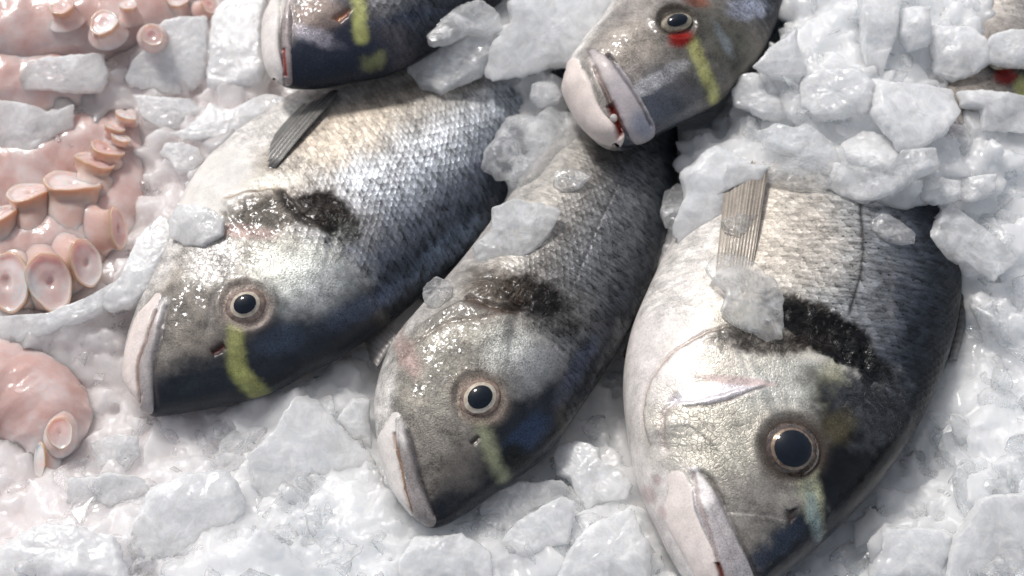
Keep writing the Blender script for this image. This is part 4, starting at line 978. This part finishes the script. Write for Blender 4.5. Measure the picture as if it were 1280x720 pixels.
CH = [
 ([(955,205),(990,196),(1030,206),(1052,225),(1030,241),(985,236),(960,228)], K_, 'thin wet ice sheet covering the upper end of the right fish\'s back', .006, .2),
 ([(528,362),(545,348),(562,352),(565,372),(548,386),(530,380)], K_, 'small clear ice cube in the dark gap between the left and middle fish', .010, .2),
 ([(531,44),(544,18),(575,4),(607,2),(624,18),(631,36),(611,44),(589,40),(558,53),(540,58)], G_, 'rounded glassy ice chunk right of the head cut by the top edge, upper of two', .014, .3),
 ([(509,71),(522,56),(558,53),(589,39),(618,44),(615,67),(604,93),(571,109),(553,118),(527,113),(511,91)], G_, 'cloudy ice chunk on the left fish near the top, below a rounded glassy one', .014, .3),
 ([(604,93),(616,53),(638,27),(633,4),(655,-13),(767,-13),(771,9),(758,40),(749,62),(722,84),(687,84),(651,96),(616,100)], W_, 'big white ice lump at the top beside the jaw of the red-eyed fish', .024, .4),
 ([(664,107),(691,100),(702,116),(700,129),(678,133),(664,124)], G_, 'small ice bit just left of the red-eyed fish\'s pale lower jaw', .010, .2),
 ([(602,209),(607,187),(629,156),(647,144),(669,147),(687,133),(713,142),(731,160),(733,178),(709,191),(700,204),(702,218),(691,231),(669,242),(649,240),(647,229),(620,224)], K_, 'large see-through ice chunk lying where the left and middle fish meet', .014, .15),
 ([(691,213),(714,211),(740,220),(728,236),(700,242),(690,232)], K_, 'thin clear ice flake frozen onto the middle fish\'s back', .005, .3),
 ([(591,307),(611,289),(616,262),(642,247),(678,256),(700,264),(691,289),(673,311),(651,329),(633,338),(598,338)], G_, 'wedge of grey ice between the left fish\'s back and the middle fish', .014, .25),
 ([(616,262),(633,258),(640,269),(633,284),(618,284)], K_, 'little clear ice bit on the corner of the grey wedge', .008, .1),
 ([(157,97),(163,83),(180,63),(190,43),(207,28),(230,20),(257,20),(262,30),(263,67),(257,100),(243,113),(217,120),(187,113),(163,110)], P_, 'big smooth pinkish-white ice plate beside the top left octopus arm', .014, .3),
 ([(263,30),(273,7),(307,-7),(333,0),(327,40),(333,83),(327,100),(300,110),(277,115),(260,110),(258,93),(263,67)], P_, 'tall pinkish-white ice plate left of the pale jaw at the top edge', .014, .35),
 ([(210,167),(233,160),(253,143),(262,130),(287,140),(333,117),(353,123),(380,123),(353,143),(327,163),(307,187),(273,187),(263,173),(230,175)], P_, 'jagged white ice piece lying along the left fish\'s pale belly', .012, .3),
 ([(198,193),(207,180),(230,178),(247,187),(253,200),(243,213),(223,217),(213,203)], P_, 'small rounded ice piece left of the left fish\'s belly, below the jagged piece', .010, .2),
 ([(165,118),(200,122),(240,125),(258,140),(240,160),(205,165),(180,150)], P_, 'dull pinkish ice slab just below the big smooth plate', .010, .4),
 ([(207,275),(225,255),(262,258),(283,275),(278,295),(255,310),(232,308),(212,295)], P_, 'smooth oval ice piece resting against the left fish\'s gill cover', .010, .2),
 ([(125,385),(150,350),(172,300),(198,270),(215,280),(225,305),(240,325),(215,345),(195,365),(165,385),(140,390)], P_, 'frosty pinkish ice lump above the left fish\'s mouth', .014, .3),
 ([(-20,398),(60,392),(115,372),(150,350),(165,360),(130,392),(85,412),(30,432),(-20,436)], P_, 'long ice ridge under the large octopus suckers at the left edge', .014, .3),
 ([(24,95),(35,75),(70,70),(130,68),(138,90),(125,115),(85,118),(55,112),(30,112)], P_, 'ice piece lying across the plain octopus arm near the top left', .012, .2),
 ([(-10,125),(30,128),(60,140),(92,130),(92,160),(70,170),(40,195),(25,215),(-10,205)], P_, 'flat ice chunk at the left edge just above the row of upright suckers', .012, .25),
 ([(825,265),(829,240),(846,230),(862,240),(867,277),(850,290),(833,286)], K_, 'clear ice chunk against the middle fish\'s back, left of a white lump', .012, .3),
 ([(850,215),(875,194),(904,182),(933,202),(962,211),(958,236),(929,232),(908,248),(904,282),(887,307),(875,323),(846,307),(840,282),(854,248)], W_, 'bumpy white ice lump at the pale belly of the right fish', .018, .3),
 ([(902,277),(921,269),(948,269),(946,286),(925,298),(906,292)], K_, 'small clear ice bit lying on the striped fin of the right fish', .008, .1),
 ([(879,336),(896,315),(925,315),(946,332),(971,352),(981,377),(979,423),(958,427),(921,407),(900,390),(904,365)], K_, 'melting clear ice chunk on the right fish beside its black gill', .009, .2),
 ([(913,115),(925,94),(947,94),(997,105),(999,123),(994,144),(976,150),(954,150),(932,137),(918,133)], W_, 'grey-white ice chunk right of the red-eyed fish\'s chin shadow, leftmost of the heap', .016, .3),
 ([(997,105),(1019,90),(1080,87),(1095,105),(1088,144),(1019,152),(1003,134)], W_, 'square white ice block in the middle of the upper right heap', .016, .2),
 ([(1095,108),(1153,103),(1189,115),(1200,137),(1181,166),(1149,188),(1124,188),(1102,159),(1089,144)], W_, 'largest rounded white ice slab of the upper right heap', .016, .1),
 ([(1052,180),(1080,162),(1117,173),(1126,202),(1117,220),(1088,217),(1059,202)], W_, 'white ice knob below the largest slab, above the right fish\'s back', .014, .1),
 ([(1032,235),(1044,202),(1062,209),(1117,224),(1127,188),(1171,184),(1178,209),(1149,224),(1117,245),(1073,253)], G_, 'grey translucent ice slab overhanging the right fish\'s back', .012, .2),
 ([(947,166),(969,155),(994,159),(1008,155),(1044,180),(1052,202),(1037,217),(1005,213),(994,195),(954,184)], G_, 'wet grey ice chunk on the tail end of the right fish below the square block', .012, .2),
 ([(1073,-5),(1124,-5),(1120,50),(1102,94),(1084,87),(1077,54)], W_, 'upright tongue of white ice at the top edge of the right heap', .016, .2),
 ([(940,83),(961,61),(994,36),(997,65),(1008,90),(997,105),(965,97)], W_, 'white ice chunk touching the back of the red-eyed fish', .016, .2),
 ([(1124,11),(1162,11),(1162,54),(1138,61),(1124,47)], W_, 'small white ice block right of the upright tongue at the top', .014, .2),
 ([(1160,32),(1210,36),(1239,58),(1243,79),(1218,97),(1189,105),(1163,94)], W_, 'rounded ice boulder just left of the red and yellow fish patch', .018, .2),
 ([(1222,66),(1240,44),(1275,38),(1300,46),(1300,84),(1262,84),(1238,80)], W_, 'frosty ice piece lying just above the red and yellow fish patch', .018, -.1),
 ([(1196,115),(1225,112),(1290,124),(1290,166),(1225,166),(1225,137),(1200,133)], W_, 'ice chunk at the right edge just under the red and yellow fish patch', .014, .2),
 ([(1135,234),(1168,221),(1200,227),(1200,250),(1168,256),(1141,246)], G_, 'flat grey ice piece in the shadow beside the right fish\'s upper back', .010, .3),
 ([(1200,223),(1246,217),(1242,242),(1215,254),(1200,250)], W_, 'white ice piece right of the flat grey one beside the right fish', .012, .2),
 ([(1087,277),(1102,267),(1129,279),(1143,293),(1142,304),(1126,304),(1102,297),(1089,287)], K_, 'thin clear oval ice flake stuck on the right fish\'s back', .006, .2),
 ([(1145,297),(1172,269),(1188,254),(1211,273),(1270,316),(1273,328),(1242,351),(1207,330),(1172,330)], G_, 'pointed ice wedge overlapping the right fish\'s dorsal edge', .014, .2),
 ([(309,572),(338,541),(362,502),(381,491),(397,498),(420,529),(474,576),(467,611),(424,665),(408,673),(358,654),(315,607)], W_, 'large diamond-shaped ice plate in front of the left and middle fish', .016, .3),
 ([(420,524),(439,498),(463,498),(467,568),(443,549)], W_, 'narrow ice shard between the diamond-shaped plate and the middle fish\'s jaw', .012, .3),
 ([(690,567),(698,557),(722,551),(750,561),(753,573),(777,589),(791,607),(783,625),(753,631),(734,642),(722,622),(713,601),(695,595)], W_, 'smooth standing ice block between the middle and right fish heads', .016, .2),
 ([(600,622),(646,602),(701,601),(713,616),(698,625),(664,638),(624,671),(600,644)], G_, 'flat greyish ice sheet under the middle fish\'s forehead', .009, .3),
 ([(623,680),(646,650),(679,631),(704,621),(718,628),(716,653),(713,680),(661,696),(631,696)], W_, 'jagged-topped white ice chunk in front of the flat greyish sheet', .016, .3),
 ([(722,671),(747,650),(789,634),(814,683),(814,730),(690,730)], W_, 'broad ice slab at the bottom edge left of the right fish\'s jaw', .014, .3),
 ([(1088,704),(1104,662),(1116,658),(1178,660),(1193,669),(1178,725),(1085,725)], W_, 'flat-topped ice block at the bottom edge right of the right fish\'s snout', .014, .3),
 ([(1193,669),(1228,619),(1285,615),(1295,725),(1180,725)], W_, 'smooth pale ice slab filling the bottom right corner', .014, .3),
 ([(87,597),(133,592),(180,597),(187,613),(167,627),(133,640),(83,630)], W_, 'low white ice plate right of the lower octopus arm tip', .012, .35),
 ([(-10,690),(53,653),(110,660),(143,670),(165,730),(-10,730)], W_, 'white ice slab filling the bottom left corner', .014, .35),
 ([(187,613),(233,593),(277,587),(300,603),(310,640),(283,680),(287,730),(170,730),(163,667)], W_, 'broad smooth ice slab at the bottom, left of the diamond-shaped plate', .016, .35),
 ([(110,553),(140,543),(173,547),(177,570),(160,590),(127,590)], G_, 'grey slushy ice piece between the lower octopus arm and the left fish\'s chin', .010, .35),
 ([(500,700),(520,672),(580,664),(612,690),(618,730),(500,730)], W_, 'low ice block at the bottom edge under the middle fish\'s snout', .014, .4),
]
for k, (poly, m, lab, th, sk) in enumerate(CH):
    ice_chunk(poly, m, lab, th*(.85 if m != W_ else .8), (min(.5, sk+.12) if m != K_ else sk*.5), seed=k, tilt=(rng.normal()*.15, rng.normal()*.15))

# ------------------------------------------------------------------ light
w = bpy.data.worlds.new('World'); sc.world = w; w.use_nodes = True
nt = w.node_tree; bg = nt.nodes['Background']; sky = nt.nodes.new('ShaderNodeTexSky'); sky.sky_type = 'NISHITA'; sky.sun_disc = False
# light arrives from the far left
D = Vector((-.36, .52, .95)).normalized()
elev = math.asin(D.z); az = math.atan2(D.x, D.y)
sky.sun_elevation = elev; sky.sun_rotation = az; sky.air_density = .8; sky.dust_density = 2.5
hsv = nt.nodes.new('ShaderNodeHueSaturation'); hsv.inputs['Saturation'].default_value = .4; nt.links.new(sky.outputs[0], hsv.inputs['Color']); nt.links.new(hsv.outputs[0], bg.inputs[0]); bg.inputs[1].default_value = .115
sl = bpy.data.lights.new('sun', 'SUN'); so = bpy.data.objects.new('sun', sl); C.objects.link(so)
sl.energy = 2.0; sl.angle = math.radians(8); sl.color = (1, .98, .955)
so.rotation_euler = D.to_track_quat('Z', 'Y').to_euler(); so.location = D*2

cam_d.dof.use_dof = True; cam_d.dof.aperture_fstop = 9
fp = pt(800, 500, .02); vd = np.array([0, sa, -ca]); cam_d.dof.focus_distance = float((fp-CAM)@vd)
sc.view_settings.view_transform = 'Standard'; sc.view_settings.look = 'None'; sc.view_settings.exposure = .06; sc.view_settings.gamma = 1
sc.cycles.use_denoising = True; sc.cycles.use_adaptive_sampling = True; sc.cycles.adaptive_threshold = .03; sc.cycles.adaptive_min_samples = 12
sc.cycles.max_bounces = 8; sc.cycles.transmission_bounces = 8; sc.cycles.transparent_max_bounces = 24; sc.cycles.sample_clamp_indirect = 4
sc.render.engine = 'CYCLES'
